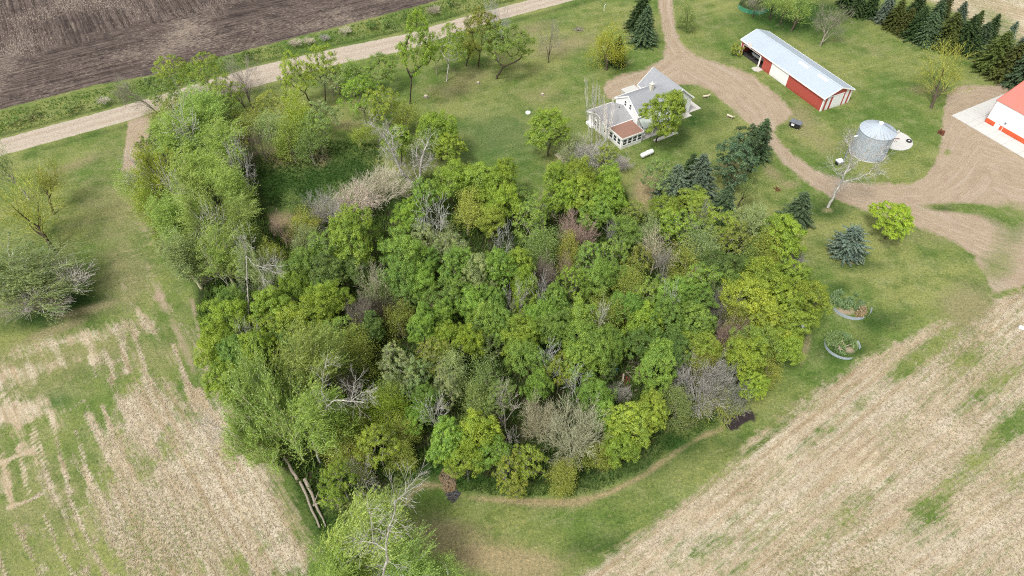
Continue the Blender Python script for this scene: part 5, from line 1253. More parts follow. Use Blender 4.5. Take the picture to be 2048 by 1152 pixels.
# local x runs towards the near gable end, y to the far side; the near gable is at x=0
gw = MB()
def wallseg(x0, x1, z0=0., z1=EV): gw.box(x0, x1, 0, .12, z0, z1)
op = [(-BL + .95, -BL + 6.45, 2.45), (-BL + 6.85, -BL + 7.75, 2.3)]
wallseg(-BL, op[0][0]); wallseg(op[0][0], op[0][1], op[0][2]); wallseg(op[0][1], op[1][0]); wallseg(op[1][0], op[1][1], op[1][2]); wallseg(op[1][1], 0)
gw.build('front_wall', M_RED, bn)
MB().box(-BL, 0, BW - .12, BW, 0, EV).build('back_wall', M_RED, bn)
for x0, x1 in ((-BL, -BL + .12), (-.12, 0)):
    ring = [(.121, 0), (BW - .121, 0), (BW - .121, EV), (BW / 2, RG - .05), (.121, EV)]
    MB().hexa([(x0, b, z) for b, z in ring], [(x1, b, z) for b, z in ring]).build('gable_wall', M_RED, bn)
sl = (RG - EV) / (BW / 2)
for sgn in (-1, 1):
    e = BW / 2 + sgn * (BW / 2 + .3); zl = EV - sl * .3
    q = [(e, zl), (BW / 2, RG), (BW / 2, RG + .08), (e, zl + .08)]
    MB().hexa([(-BL - .3, b, z) for b, z in q], [(.3, b, z) for b, z in q]).build('roof', M_ROOFMETAL, bn)
    rb = MB(); x = -BL - .25
    while x < .3:
        q2 = [(e, zl + .081), (BW / 2, RG + .081), (BW / 2, RG + .105), (e, zl + .105)]
        rb.hexa([(x, b, z) for b, z in q2], [(x + .04, b, z) for b, z in q2]); x += .46
    set_tags(rb.build('roof_ribs', M_ROOFMETAL, bn))
    MB().hexa([(-BL - .3, e, zl - .12), (.3, e, zl - .12), (.3, e + sgn * .06, zl - .12), (-BL - .3, e + sgn * .06, zl - .12)], [(-BL - .3, e, zl + .10), (.3, e, zl + .10), (.3, e + sgn * .06, zl + .10), (-BL - .3, e + sgn * .06, zl + .10)]).build('eave_trim', M_TRIM, bn)
    for x0 in (-BL - .36, .301):
        q3 = [(e, zl - .12), (BW / 2, RG - .12), (BW / 2, RG + .12), (e, zl + .12)]
        MB().hexa([(x0, b, z) for b, z in q3], [(x0 + .06, b, z) for b, z in q3]).build('rake_board', M_TRIM, bn)
MB().hexa([(-BL - .3, BW / 2 - .22, RG + .04), (.3, BW / 2 - .22, RG + .04), (.3, BW / 2 + .22, RG + .04), (-BL - .3, BW / 2 + .22, RG + .04)], [(-BL - .3, BW / 2 - .05, RG + .15), (.3, BW / 2 - .05, RG + .15), (.3, BW / 2 + .05, RG + .15), (-BL - .3, BW / 2 + .05, RG + .15)]).build('ridge_cap', M_ROOFMETAL, bn)
for x0 in (-11.6, -5.9):
    d0, d1 = 1.0, .45
    y0, y1 = BW / 2 - d0, BW / 2 - d1
    MB().hexa([(x0, y0, RG - sl * d0 + .11), (x0 + 2.8, y0, RG - sl * d0 + .11), (x0 + 2.8, y1, RG - sl * d1 + .11), (x0, y1, RG - sl * d1 + .11)], [(x0, y0, RG - sl * d0 + .14), (x0 + 2.8, y0, RG - sl * d0 + .14), (x0 + 2.8, y1, RG - sl * d1 + .14), (x0, y1, RG - sl * d1 + .14)]).build('skylight', M_SKYL, bn)
MB().box(-BL + 10.4, -BL + 15.75, -.10, -.03, .05, 3.0).build('sliding_door', M_WSHEET, bn)
MB().box(-BL + 10.2, -BL + 21.2, -.16, -.005, 3.0, 3.14).build('door_track', M_TRIM, bn)
t = MB(); o1, o2 = op[0][0], op[0][1]
t.box(o1 - .14, o1, -.04, .0, 0, 2.45); t.box(o2, o2 + .38, -.04, .0, 0, 2.45); t.box(o1 - .14, o2 + .38, -.05, .0, 2.45, 2.6); t.build('door_trim', M_TRIM, bn)
for yy in (-.035, BW + .005): MB().box(-.16, .04, yy, yy + .03, 0, EV).build('corner_trim', M_TRIM, bn)
MB().box(-BL - .02, -BL + .14, -.035, -.005, 0, EV).build('corner_trim', M_TRIM, bn)
# near gable: white door between red strips
def gz(y): return (EV if y <= 0 else EV + sl * min(y, BW - y)) - .15
def strip(nm, y0, y1, zt0, zt1, mat=M_WSHEET, dd=.03):
    MB().hexa([(.002, y0, .02), (.002 + dd, y0, .02), (.002 + dd, y1, .02), (.002, y1, .02)], [(.002, y0, zt0), (.002 + dd, y0, zt0), (.002 + dd, y1, zt1), (.002, y1, zt1)]).build(nm, mat, bn)
strip('white_strip', .02, .42, gz(.02), gz(.42)); strip('white_strip', 1.05, 1.85, gz(1.05), gz(1.85)); strip('gable_door', 2.45, 5.25, 3.0, 3.0, M_WSHEET, .08); strip('white_strip', 5.75, 6.55, gz(5.75), gz(6.55)); strip('white_strip', 7.1, 7.48, gz(7.1), gz(7.48))
MB().box(.085, .14, .9, 5.3, 3.02, 3.16).build('door_track', M_TRIM, bn)
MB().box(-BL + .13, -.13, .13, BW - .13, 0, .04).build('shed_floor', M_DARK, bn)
bb = thing('basketball_backboard', 'pinkish white basketball backboard above the open shed bay', 'backboard', tuple(bn.matrix_basis @ Vector((0, 0, 0))), 0)
bpy.context.view_layer.update()
bb.matrix_world = bn.matrix_world.copy() @ Matrix.Translation((-BL + 2.9, -.30, 2.75))
MB().box(-.6, .6, -.04, .04, 0, .95).build('board', mat_plain("faded_board", (.70, .58, .55), .6, var=.08), bb)
MB().box(-.4, .4, .04, .25, .3, .45).build('bracket', M_GALVR, bb)
r_ = MB()
for k in range(12):
    a0, a1 = k * math.pi / 6, (k + 1) * math.pi / 6
    r_.tube((.23 * math.cos(a0), -.30 + .23 * math.sin(a0), .2), (.23 * math.cos(a1), -.30 + .23 * math.sin(a1), .2), .015, .015, 5)
r_.build('hoop', M_RUST, bb)
# concrete pad and wagon in the open bay
pd = thing('door_pad', 'small worn concrete pad outside the narrow shed doorway', 'pad', (0, 0, 0), 0)
pd.matrix_world = bn.matrix_world.copy() @ Matrix.Translation((-BL + 6.6, -1.9, 0))
MB().prism([(0, 0), (1.3, -.15), (1.9, .5), (1.75, 1.85), (.2, 1.85), (-.1, .9)], 0, .07).build('slab', M_CONC, pd)
wg = thing('parked_boat', 'small white boat on a trailer inside the open shed bay', 'boat', (0, 0, 0), 0)
wg.matrix_world = bn.matrix_world.copy() @ Matrix.Translation((-BL + 4.4, 1.7, .05))
hl = MB(); hl.hexa([(-1.5, -.35, .45), (1.1, -.35, .45), (1.6, .2, .45), (1.1, .6, .45), (-1.5, .6, .45)], [(-1.7, -.65, 1.05), (1.3, -.65, 1.05), (2.2, .2, 1.15), (1.3, .95, 1.05), (-1.7, .95, 1.05)])
hl.build('hull', M_TANK, wg); MB().box(-1.2, .9, -.35, .65, 1.06, 1.10).build('deck', M_LID, wg)
for s_ in (-.75, 1.0): MB().tube((-.4, s_ - .08, .32), (-.4, s_ + .08, .32), .32, .32, 14).build('wheel', M_RIM, wg)
MB().box(-1.5, 2.6, .12, .2, .30, .38).build('trailer_frame', M_GALVR, wg)

# ------------------------------------------------------------------ red roofed shed and its apron
SC = Vector((95.47, 117.2, 0))
sh = thing('red_roofed_shed', 'white shed with coral red metal roof and orange base band', 'shed', tuple(SC), math.radians(-61.5))
# local x along the visible wall (away to the right), y to the far side
SL, SW, SE, SR = 24.0, 12.2, 5.0, 7.4
MB().box(0, SL, 0, SW, 1.0, SE).build('wall', M_WSHEET, sh)
for x0, x1, nm in ((-.02, 1.95, 'wainscot'), (3.0, SL, 'wainscot')): MB().box(x0, x1, -.03, .10, 0, 1.0).build(nm, M_ORANGE, sh)
MB().box(-.03, .1, .101, SW, 0, 1.0).build('wainscot', M_ORANGE, sh)
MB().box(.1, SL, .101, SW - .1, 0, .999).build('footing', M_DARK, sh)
MB().hexa([(.0, 0, SE), (SL, 0, SE), (SL, SW, SE), (0, SW, SE)], [(0, SW / 2 - .01, SR - .05), (SL, SW / 2 - .01, SR - .05), (SL, SW / 2 + .01, SR - .05), (0, SW / 2 + .01, SR - .05)]).build('gable_wall', M_WSHEET, sh)
s2 = (SR - SE) / (SW / 2)
for sgn in (-1, 1):
    e = SW / 2 + sgn * (SW / 2 + .12); zl = SE - s2 * .12
    q = [(e, zl + .02), (SW / 2, SR + .02), (SW / 2, SR + .10), (e, zl + .10)]
    MB().hexa([(-.12, b, z) for b, z in q], [(SL, b, z) for b, z in q]).build('roof', M_REDROOF, sh)
    rb = MB(); x = 0
    while x < SL:
        q2 = [(e, zl + .101), (SW / 2, SR + .101), (SW / 2, SR + .125), (e, zl + .125)]
        rb.hexa([(x, b, z) for b, z in q2], [(x + .04, b, z) for b, z in q2]); x += .46
    rb.build('roof_ribs', M_REDROOF, sh)
    q3 = [(e, zl - .15), (SW / 2, SR - .15), (SW / 2, SR + .13), (e, zl + .13)]
    MB().hexa([(-.17, b, z) for b, z in q3], [(-.121, b, z) for b, z in q3]).build('rake_trim', mat_plain("maroon_trim", (.22, .06, .05), .5), sh)
MB().box(-.05, .0, -.05, .0, 0, SE).build('corner_trim', mat_plain("maroon_trim", (.22, .06, .05), .5), sh)
MB().box(1.97, 2.98, -.02, .05, .02, 2.2).build('door', mat_plain("grey_door", (.62, .65, .68), .5, var=.03), sh)
for a0, a1, z0, z1 in ((1.95, 2.03, 0, 2.28), (2.92, 3.0, 0, 2.28), (2.03, 2.92, 2.2, 2.28)): MB().box(a0, a1, -.05, -.021, z0, z1).build('door_trim', M_TRIM, sh)
MB().box(2.78, 2.86, -.07, -.021, 1.0, 1.12).build('handle', M_RIM, sh)
MB().tube((3.65, -.10, 0), (3.65, -.10, 1.15), .05, .05, 8).build('conduit', M_TRIM, sh)
MB().box(3.5, 3.8, -.16, -.0, 1.7, 2.0).build('wall_lamp', M_LID, sh)
ap = thing('concrete_apron', 'pale jointed concrete apron wrapping the corner of the red roofed shed', 'paving', tuple(SC), math.radians(-61.5))
# apron outline in the shed frame: 7.2 m beyond the gable end, 4.6 m in front
apx = []
Mi = (Matrix.Translation(SC) @ Matrix.Rotation(math.radians(-61.5), 4, 'Z')).inverted()
P1 = Mi @ G(1902.6, 231.1); P2 = Mi @ G(2001.5, 186); P3 = Mi @ G(2015.4, 297); P4 = Mi @ G(2048, 316)
xa = P1.x; ya = P1.y
k = 0
x = xa
while x < SL - .2:
    x1 = min(x + 3.35, 0 if x < -.1 else SL)
    y = ya
    while y < (P2.y if x < -.1 else -.06):
        y1 = min(y + 2.9, P2.y if x < -.1 else -.06)
        if P2.y - y1 < .6 and x < -.1: y1 = P2.y
        o = MB().box(x + .02, x1 - .02, y + .02, y1 - .02, -.02, .085 + .004 * ((k * 7) % 3)).build('slab', M_CONC2, ap); k += 1
        y = y1
    x = x1
yb = thing('white_bin', 'white object standing behind the far roof edge of the red shed', 'bin', tuple(G(2034, 168)), .3)
MB().box(-.5, .5, -.4, .4, 0, 1.5).build('bin_body', M_TANK, yb, bevel=.05); MB().box(-.55, .55, -.45, .45, 1.5, 1.62).build('lid', M_TRIM, yb)

# ------------------------------------------------------------------ grain bin
bc = thing('grain_bin', 'round galvanized grain bin with ribbed conical roof', 'grain bin', (68.3, 107.1, 0))
RB, HB, N_ = 3.17, 5.15, 48
for k in range(6):
    z0, z1 = k * HB / 6, (k + 1) * HB / 6 - .015
    for j in range(6):
        mb = MB(); a0 = j * math.pi / 3 + (k % 2) * math.pi / 6
        vs = []
        nz = 10
        for i in range(9):
            a = a0 + i * (math.pi / 3 - .006) / 8
            for q in range(nz + 1):
                rr = RB + (.010 if q % 2 else 0) + (.006 if (k + j) % 2 else 0)
                vs.append((rr * math.cos(a), rr * math.sin(a), z0 + (z1 - z0) * q / nz))
        n0 = nz + 1
        mb.v = vs; mb.f = [(i * n0 + q, (i + 1) * n0 + q, (i + 1) * n0 + q + 1, i * n0 + q + 1) for i in range(8) for q in range(nz)]
        g_ = .92 + .16 * ((k * 5 + j * 3) % 7) / 7
        link('wall_sheet', mb.mesh('wall_sheet'), M_GALV, bc)
st_ = MB()
for j in range(12):
    a = j * math.pi / 6 + .1
    st_.tube((RB * 1.012 * math.cos(a), RB * 1.012 * math.sin(a), 0), (RB * 1.012 * math.cos(a), RB * 1.012 * math.sin(a), HB), .035, .035, 4)
st_.build('stiffener', M_GALV, bc)
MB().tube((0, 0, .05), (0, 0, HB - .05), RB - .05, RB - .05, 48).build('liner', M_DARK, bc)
MB().tube((0, 0, 0), (0, 0, .10), RB + .14, RB + .12, 48).build('foundation', M_CONC, bc)
PZ = HB + 1.35
for j in range(24):
    a0, a1 = j * math.pi / 12, (j + 1) * math.pi / 12 - .004
    mb = MB(); Ro = RB + .12
    p = lambda r, a, z: (r * math.cos(a), r * math.sin(a), z)
    mb.face(p(Ro, a0, HB - .02), p(Ro, a1, HB - .02), p(.35, a1, PZ), p(.35, a0, PZ))
    mb.face(p(Ro, a0, HB - .02), p(.35, a0, PZ), p(.35, a0, PZ + .05), p(Ro, a0, HB + .05))
    mb.face(p(Ro, a0, HB + .05), p(.35, a0, PZ + .05), p(.35, a0 + .03, PZ + .045), p(Ro, a0 + .014, HB + .045))
    mb.face(p(Ro, a0 + .014, HB + .045), p(.35, a0 + .03, PZ + .045), p(.35, a0 + .03, PZ + .005), p(Ro, a0 + .014, HB - .015))
    mb.face(p(Ro, a0, HB - .02), p(Ro, a1, HB - .02), p(Ro, a1, HB - .10), p(Ro, a0, HB - .10))
    link('roof_panel', mb.mesh('roof_panel'), M_GALVR, bc)
MB().tube((0, 0, PZ - .05), (0, 0, PZ + .22), .40, .38, 20).tube((0, 0, PZ + .22), (0, 0, PZ + .32), .45, .30, 20).build('roof_cap', M_TRIM, bc)
ld = MB()
for s_ in (-.2, .2):
    ld.tube((RB + .12, s_ - .9, HB - .1), (.6, s_ - .2, PZ - .05), .02, .02, 4); ld.tube((1.05 + s_, -RB - .12, .3), (1.05 + s_, -RB - .12, HB), .025, .025, 4)
for k in range(17): ld.tube((.85, -RB - .12, .4 + k * .29), (1.25, -RB - .12, .4 + k * .29), .018, .018, 4)
for k in range(9):
    f_ = k / 9; ld.tube((RB + .12 - (RB - .5) * f_, -1.1 + .7 * f_, HB + .02 + (PZ - HB) * f_), (RB + .12 - (RB - .5) * f_, -.7 + .7 * f_, HB + .02 + (PZ - HB) * f_), .018, .018, 4)
ld.build('ladder', M_LID, bc)
MB().box(.55, 1.25, -RB - .1, -RB + .1, .5, 1.9).build('access_door', M_GALVR, bc)
ag = thing('grain_auger', 'thin leaning unloading auger beside the grain bin with a grey hopper', 'auger', tuple(G(1683, 332)))
q0, q1 = Vector((0, 0, .4)), G(1708, 271, 4.4) - G(1683, 332)
MB().tube(q0, q1, .08, .08, 8).build('tube', M_LID, ag)
MB().tube(q1 + Vector((0, 0, -.25)), q1 + Vector((.7, -.2, .1)), .16, .12, 8).build('discharge_head', M_TANK, ag)
MB().tube((0, 0, 0), (0, 0, .45), .05, .05, 6).build('stand', M_RUST, ag)
hp = thing('hopper_box', 'grey box hopper on the grass left of the grain bin', 'hopper', tuple(G(1677, 328)), .4)
MB().hexa([(-.4, -.35, .15), (.4, -.35, .15), (.4, .35, .15), (-.4, .35, .15)], [(-.65, -.55, .85), (.65, -.55, .85), (.65, .55, .85), (-.65, .55, .85)]).build('hopper_body', M_TANK, hp)
for x_ in (-.4, .4): MB().box(x_ - .05, x_ + .05, -.35, .35, 0, .15).build('leg', M_BLACK, hp)
MB().box(-.75, -.5, -.3, .3, .2, .6).build('motor', M_BLACK, hp)

# round concrete pad with an old tyre
pad = thing('round_pad', 'round cracked concrete pad right of the grain bin', 'pad', (74.9, 111.0, 0))
MB().prism([(3.35 * math.cos(a * math.pi / 24) * (1 + .012 * math.sin(a * 2.3)), 3.35 * math.sin(a * math.pi / 24) * (1 + .012 * math.cos(a * 1.7))) for a in range(48)], 0, .12).build('slab', M_CONC2, pad)
gt = MB()
for k in range(5): gt.box(-1.6 + k * .42, -1.50 + k * .42, -1.1 + .10 * k, .35 - .12 * k, .122, .14)
gt.box(-1.9, 1.1, .15, .42, .123, .15); gt.build('floor_grate', M_RUST, pad)
ty = thing('old_tyre', 'black tyre lying on the right edge of the round pad', 'tyre', tuple(G(1817.5, 283, .12)))
ty.location.z = .122
tm = MB()
RT, rt = .38, .16
vs = []; 
for i in range(24):
    a = i * math.pi / 12
    for j in range(8):
        b = j * math.pi / 4; vs.append(((RT + rt * math.cos(b)) * math.cos(a), (RT + rt * math.cos(b)) * math.sin(a), rt + rt * math.sin(b)))
tm.v = vs; tm.f = [(i * 8 + j, ((i + 1) % 24) * 8 + j, ((i + 1) % 24) * 8 + (j + 1) % 8, i * 8 + (j + 1) % 8) for i in range(24) for j in range(8)]
tm.build('tread', M_RIM, ty, smooth=True)
MB().tube((0, 0, .06), (0, 0, .16), .26, .26, 16).build('rim', M_TANK, ty)
br = thing('broken_block', 'broken concrete blocks on the upper rim of the round pad', 'rubble', tuple(G(1792, 264)))
for k, (x_, y_, a) in enumerate([(-.9, 0, .2), (-.3, .35, .8), (.5, .1, 1.3), (.2, -.4, .5)]):
    m_ = MB().box(-.35, .35, -.2, .2, 0, .25).build('block', M_CONC, br, bevel=.03); m_.location = (x_, y_, .0 if k < 3 else .12); m_.rotation_euler = (0, .08 * k, a)

# wheeled refuse container
db = thing('refuse_container', 'black refuse container with grey lids standing beside the drive', 'dumpster', tuple(G(1589, 254)), math.radians(-36))
MB().hexa([(-.95, -.65, .22), (.95, -.65, .22), (.95, .65, .22), (-.95, .65, .22)], [(-1.12, -.8, 1.25), (1.12, -.8, 1.25), (1.12, .8, 1.1), (-1.12, .8, 1.1)]).build('container_body', M_BLACK, db, bevel=.02)
for x0, x1 in ((-1.15, -.02), (.02, 1.15)): MB().hexa([(x0, -.86, 1.26), (x1, -.86, 1.26), (x1, .86, 1.11), (x0, .86, 1.11)], [(x0, -.86, 1.31), (x1, -.86, 1.31), (x1, .86, 1.17), (x0, .86, 1.17)]).build('lid', M_LID, db)
MB().box(-.62, -.05, -.80, -.745, .6, 1.05).build('label_plate', M_TRIM, db)
for x_ in (-.8, .8):
    for y_ in (-.5, .5): MB().tube((x_ - .04, y_, .11), (x_ + .04, y_, .11), .11, .11, 10).build('caster', M_TANK, db)
MB().box(-1.2, -1.13, -.3, .3, .7, .78).build('handle', M_BLACK, db)

# rusty barrel pair
rbx = thing('rusty_barrels', 'pair of rusty barrels toppled at the yard edge right of the bin', 'barrel', tuple(G(1884, 270)), .3)
MB().tube((0, 0, 0), (0, .1, .88), .30, .30, 14).build('barrel', M_RUST, rbx); MB().tube((-.45, .55, .3), (.25, .95, .3), .29, .29, 14).build('barrel', M_RUST, rbx)
MB().tube((-.35, .3, .62), (-.30, .5, 1.2), .12, .10, 8).build('pipe', M_RUST, rbx)

# well cap, stumps, wood, hydrant
wc = thing('well_cap', 'small white round cap on the lawn between the yard trees', 'well cap', tuple(G(1056, 226)))
MB().tube((0, 0, 0), (0, 0, .22), .52, .50, 24).build('cap', M_TRIM, wc); MB().tube((0, 0, .22), (0, 0, .30), .10, .08, 10).build('knob', M_LID, wc)
def stump_table(px, py, lab, rz):
    t = thing('log_bench', lab, 'bench', tuple(G(px, py)), rz)
    MB().tube((-.65, 0, .5), (.65, 0, .5), .22, .19, 10).build('log', M_CUT, t)
    for x_ in (-.5, .45):
        for s_ in (-1, 1): MB().tube((x_, 0, .45), (x_ + .08, s_ * .30, 0), .06, .05, 6).build('leg', M_LOG, t)
    MB().tube((.55, 0, .6), (.95, 0, .85), .10, .13, 8).build('end_log', M_CUT, t)
stump_table(1411, 196, 'pale log bench nearest the house patio on the lawn', .2)
stump_table(1459, 236, 'pale log bench nearest the drive on the lawn', -.7)
def stump(px, py, lab, r=.3, h=.35):
    t = thing('tree_stump', lab, 'stump', tuple(G(px, py)))
    MB().tube((0, 0, -.1), (0, 0, h), r * 1.25, r, 10).build('wood', M_LOG, t); MB().tube((0, 0, h), (0, 0, h + .02), r * .93, r * .93, 10).build('cut_face', M_CUT, t)
    for a in range(4): MB().tube((r * math.cos(a * 1.7), r * math.sin(a * 1.7), .12), (r * 2.1 * math.cos(a * 1.7), r * 2.1 * math.sin(a * 1.7), -.04), .10, .04, 6).build('root', M_LOG, t)
stump(1085, 190, 'small stump on the lawn above the white well cap')
stump(956, 167, 'low stump below the straight trunked roadside elm')
stump(852, 194, 'low pale stump right of the tallest roadside elm', .4)
stump(640, 205, 'small stump at the foot of the vine-clad tree', .25)
hy = thing('yard_hydrant', 'thin white hydrant pipe on the lawn near the road', 'hydrant', tuple(G(1208, 22)))
MB().tube((0, 0, 0), (0, 0, 1.5), .06, .05, 8).build('pipe', M_TRIM, hy); MB().tube((0, 0, 1.4), (.35, 0, 1.75), .05, .06, 8).build('spout', M_TRIM, hy)
rn = random.Random(5)
def pile(nm, lab, cat, px, py, n, L, r, mat, spread=.8, part='branch', flat=True):
    t = thing(nm, lab, cat, tuple(G(px, py)))
    for k in range(n):
        a, rr = rn.uniform(0, 6.28), spread * rn.random() ** .6
        x_, y_ = rr * math.cos(a), rr * math.sin(a); b = rn.uniform(0, 6.28); l = L * rn.uniform(.5, 1)
        z_ = r + (spread - rr) * .35 * rn.random()
        MB().tube((x_ - l / 2 * math.cos(b), y_ - l / 2 * math.sin(b), max(r, z_ - l * .1)), (x_ + l / 2 * math.cos(b), y_ + l / 2 * math.sin(b), z_ + l * .12), r, r * .6, 5).build(part, mat, t)
    return t
pile('branch_pile', 'low dark pile of cut branches left of the golden budding tree', 'brush pile', 1157, 60, 16, 1.8, .07, M_LOG, 1.2)
pile('branch_pile', 'small dark twig heap on the lawn left of the drive bend', 'brush pile', 1553, 379, 14, 1.1, .05, M_RUST, .5)
pile('debris_pile', 'rusty scrap and bricks heaped above the brush pile in the grove', 'scrap heap', 1251, 763, 12, 1.0, .12, M_RUST, .7, 'scrap')
pile('branch_pile', 'fallen dark limbs lying behind the scrap heap', 'branches', 1275, 742, 16, 3.0, .06, M_LOG, 1.6)
pile('branch_pile', 'grey broken twigs beside the lower tip of the brown leaf heap', 'branches', 905, 985, 8, .9, .03, M_LOG, .5)
pk = thing('wooden_plank', 'pale plank standing out of the scrap heap in the grove', 'plank', tuple(G(1245, 770)), .3)
MB().hexa([(-.1, -.04, 0), (.1, -.04, 0), (.1, .04, 0), (-.1, .04, 0)], [(.05, .5, 1.9), (.25, .5, 1.9), (.25, .58, 1.9), (.05, .58, 1.9)]).build('board', M_WOOD, pk)
bk = thing('blue_drum', 'faded blue drum lying among leaves above left of the brush pile', 'drum', tuple(G(1229, 744)), .5)
MB().tube((-.45, 0, .3), (.45, 0, .3), .3, .3, 14).build('drum_body', M_BLUE, bk); MB().tube((.45, 0, .3), (.47, 0, .3), .26, .26, 14).build('lid', M_LID, bk)
jg = thing('white_jug', 'white plastic jug at the left foot of the brush pile', 'jug', tuple(G(1219, 791)))
MB().tube((0, 0, 0), (0, 0, .4), .2, .18, 10).tube((0, 0, .4), (0, 0, .55), .18, .07, 10).build('jug_body', M_TRIM, jg)
sb = thing('small_tank', 'small white tank half hidden at the right rim of the grove', 'tank', tuple(G(1606, 656)), .4)
MB().tube((-.55, 0, .35), (.55, 0, .35), .32, .32, 14).build('tank_body', M_TANK, sb)
for s_ in (-.35, .35): MB().box(s_ - .05, s_ + .05, -.2, .2, 0, .12).build('foot', M_RUST, sb)
dr = thing('culvert_end', 'white culvert end in deep grass at the right edge of the picture', 'culvert', tuple(G(2046, 659)), -.5)
MB().tube((-.7, 0, .25), (1.2, 0, .25), .30, .30, 14).build('pipe', M_TRIM, dr)
# old timber deck by the poplars
dk = thing('timber_deck', 'old grey timber deck half buried in scrub left of the poplars', 'deck', tuple(G(1124, 327)), math.radians(32))
for k in range(12): MB().box(0, 3.6, -.1 + k * .24, .11 + k * .24, .32, .37).build('board', M_WOOD, dk)
for y_ in (0, 2.6): MB().box(0, 3.6, y_ - .05, y_ + .05, .12, .318).build('joist', M_WOOD, dk)
for x_ in (.1, 3.5):
    for y_ in (0, 2.6): MB().box(x_ - .06, x_ + .06, y_ - .06, y_ + .06, 0, .12).build('leg', M_WOOD, dk)

# fallen logs
def log(p0, p1, r0, r1, lab, z=0.3, extra=()):
    a, b = G(*p0), G(*p1)
    t = thing('fallen_log', lab, 'log', tuple(a)); d = b - a
    k = 6; m_ = MB(); pr = Vector((0, 0, z)); 
    for i in range(1, k + 1):
        f_ = i / k; q = d * f_ + Vector((.05 * math.sin(i * 1.9), .04 * math.cos(i * 1.3), z + .35 * f_))
        m_.tube(pr, q, (r0 + (r1 - r0) * (i - 1) / k) * (1 + .10 * math.sin(i * 2.3)), (r0 + (r1 - r0) * f_) * (1 + .10 * math.sin(i * 2.3 + 2.3)), 9, i in (1, k)); pr = q
    m_.build('trunk', M_LOG, t)
    MB().tube((0, 0, z) , (d * -.004 + Vector((0, 0, z))), r0 * .9, r0 * .9, 9).build('cut_face', M_CUT, t)
    for q0, q1, rr in extra: MB().tube(G(*q0) - a + Vector((0, 0, .4)), G(*q1) - a + Vector((0, 0, .9)), rr, rr * .4, 6).build('limb', M_LOG, t)
log((640, 1056), (603, 968), .12, .17, 'longest pale log lying between the stubble edge and lush grass')
log((652, 1054), (612, 962), .09, .26, 'rotten brown log lying right of the longest pale log', .18, (((628, 1014), (650, 1008), .12), ((628, 1014), (640, 990), .10)))
log((598, 965), (574, 925), .22, .14, 'short pale log end under the drooping cottonwood', .9)
log((688, 634), (700, 622), .22, .18, 'pale leaning log in the dark gap of the grove', 1.6)
def litter(name, px, py, rx, ry, n, hgt, lab, cat, col, seed, rot=0.0, size=(.12, .4)):
    r = np.random.default_rng(seed); c = G(px, py)
    a = r.uniform(0, 6.28, n); q = np.sqrt(r.random(n)) * (1 + .15 * np.sin(3 * a) + .1 * np.sin(7 * a))
    x, y = q * rx * np.cos(a), q * ry * np.sin(a)
    x, y = x * math.cos(rot) - y * math.sin(rot), x * math.sin(rot) + y * math.cos(rot)
    z = hgt * np.clip(1 - q ** 2, 0, 1) * r.random(n) + .04
    C3 = np.stack([x, y, z], -1)
    b = r.uniform(0, 6.28, n); ax = np.stack([np.cos(b), np.sin(b), r.normal(size=n) * .3], -1)
    V, F = leaf_quads(C3, np.column_stack([r.normal(size=(n, 2)) * .6, np.ones(n)]), r.uniform(size[0], size[1], n), r, aspect=.35, axis=ax)
    o = link(name, np_mesh(name, V, F, fattr={"v": r.random(n)}), M_LEAF, None, col)
    o.location = (c.x, c.y, 0)
    return set_tags(o, lab, cat)
litter('mulch_heap', 898, 962, 1.0, 1.9, 2600, .35, 'low brown heap of dead leaves on the lush grass near the snag', 'leaf heap', (.34, .24, .17), 3, .2)
litter('ash_heap', 906, 991, .8, .75, 900, .18, 'small grey ash heap at the lower tip of the brown leaf heap', 'ash heap', (.13, .12, .13), 4)

# ------------------------------------------------------------------ round pens of sheet metal with weeds inside
def grass_mesh(name, pts, h, w, rng, lean=.45, tuft=5, z=None):
    n = len(pts)
    base = np.repeat(pts, tuft, 0) + rng.normal(size=(n * tuft, 2)) * .08
    hh = rng.uniform(h[0], h[1], len(base)); a = rng.uniform(0, 6.28, len(base)); ww = rng.uniform(w[0], w[1], len(base))
    dx, dy = np.cos(a), np.sin(a)
    z0 = np.zeros(len(base)) if z is None else np.repeat(z, tuft)
    la = rng.uniform(0, 6.28, len(base)); lr = rng.uniform(.1, lean, len(base)) * hh
    mid = np.stack([base[:, 0] + np.cos(la) * lr * .35, base[:, 1] + np.sin(la) * lr * .35, z0 + hh * .6], -1)
    tip = np.stack([base[:, 0] + np.cos(la) * lr, base[:, 1] + np.sin(la) * lr, z0 + hh], -1)
    bl = np.stack([base[:, 0] - dx * ww / 2, base[:, 1] - dy * ww / 2, z0], -1); brr = np.stack([base[:, 0] + dx * ww / 2, base[:, 1] + dy * ww / 2, z0], -1)
    s = np.stack([dx * ww * .35, dy * ww * .35, 0 * dx], -1)
    V = np.stack([bl, brr, mid + s, mid - s, tip], 1).reshape(-1, 3)
    o_ = np.arange(len(base)) * 5
    F = np.concatenate([np.stack([o_, o_ + 1, o_ + 2, o_ + 3], -1), np.stack([o_ + 3, o_ + 2, o_ + 4, o_ + 4], -1)])
    F[len(o_):, 3] = F[len(o_):, 2]
    V2 = np.concatenate([V, tip + np.array([.003, 0, 0])]); F[len(o_):, 3] = len(V) + np.arange(len(o_))
    v = np.clip(.5 + rng.normal(size=len(o_)) * .2, 0, 1)
    return np_mesh(name, V2, F, fattr={"v": np.concatenate([v, v])})
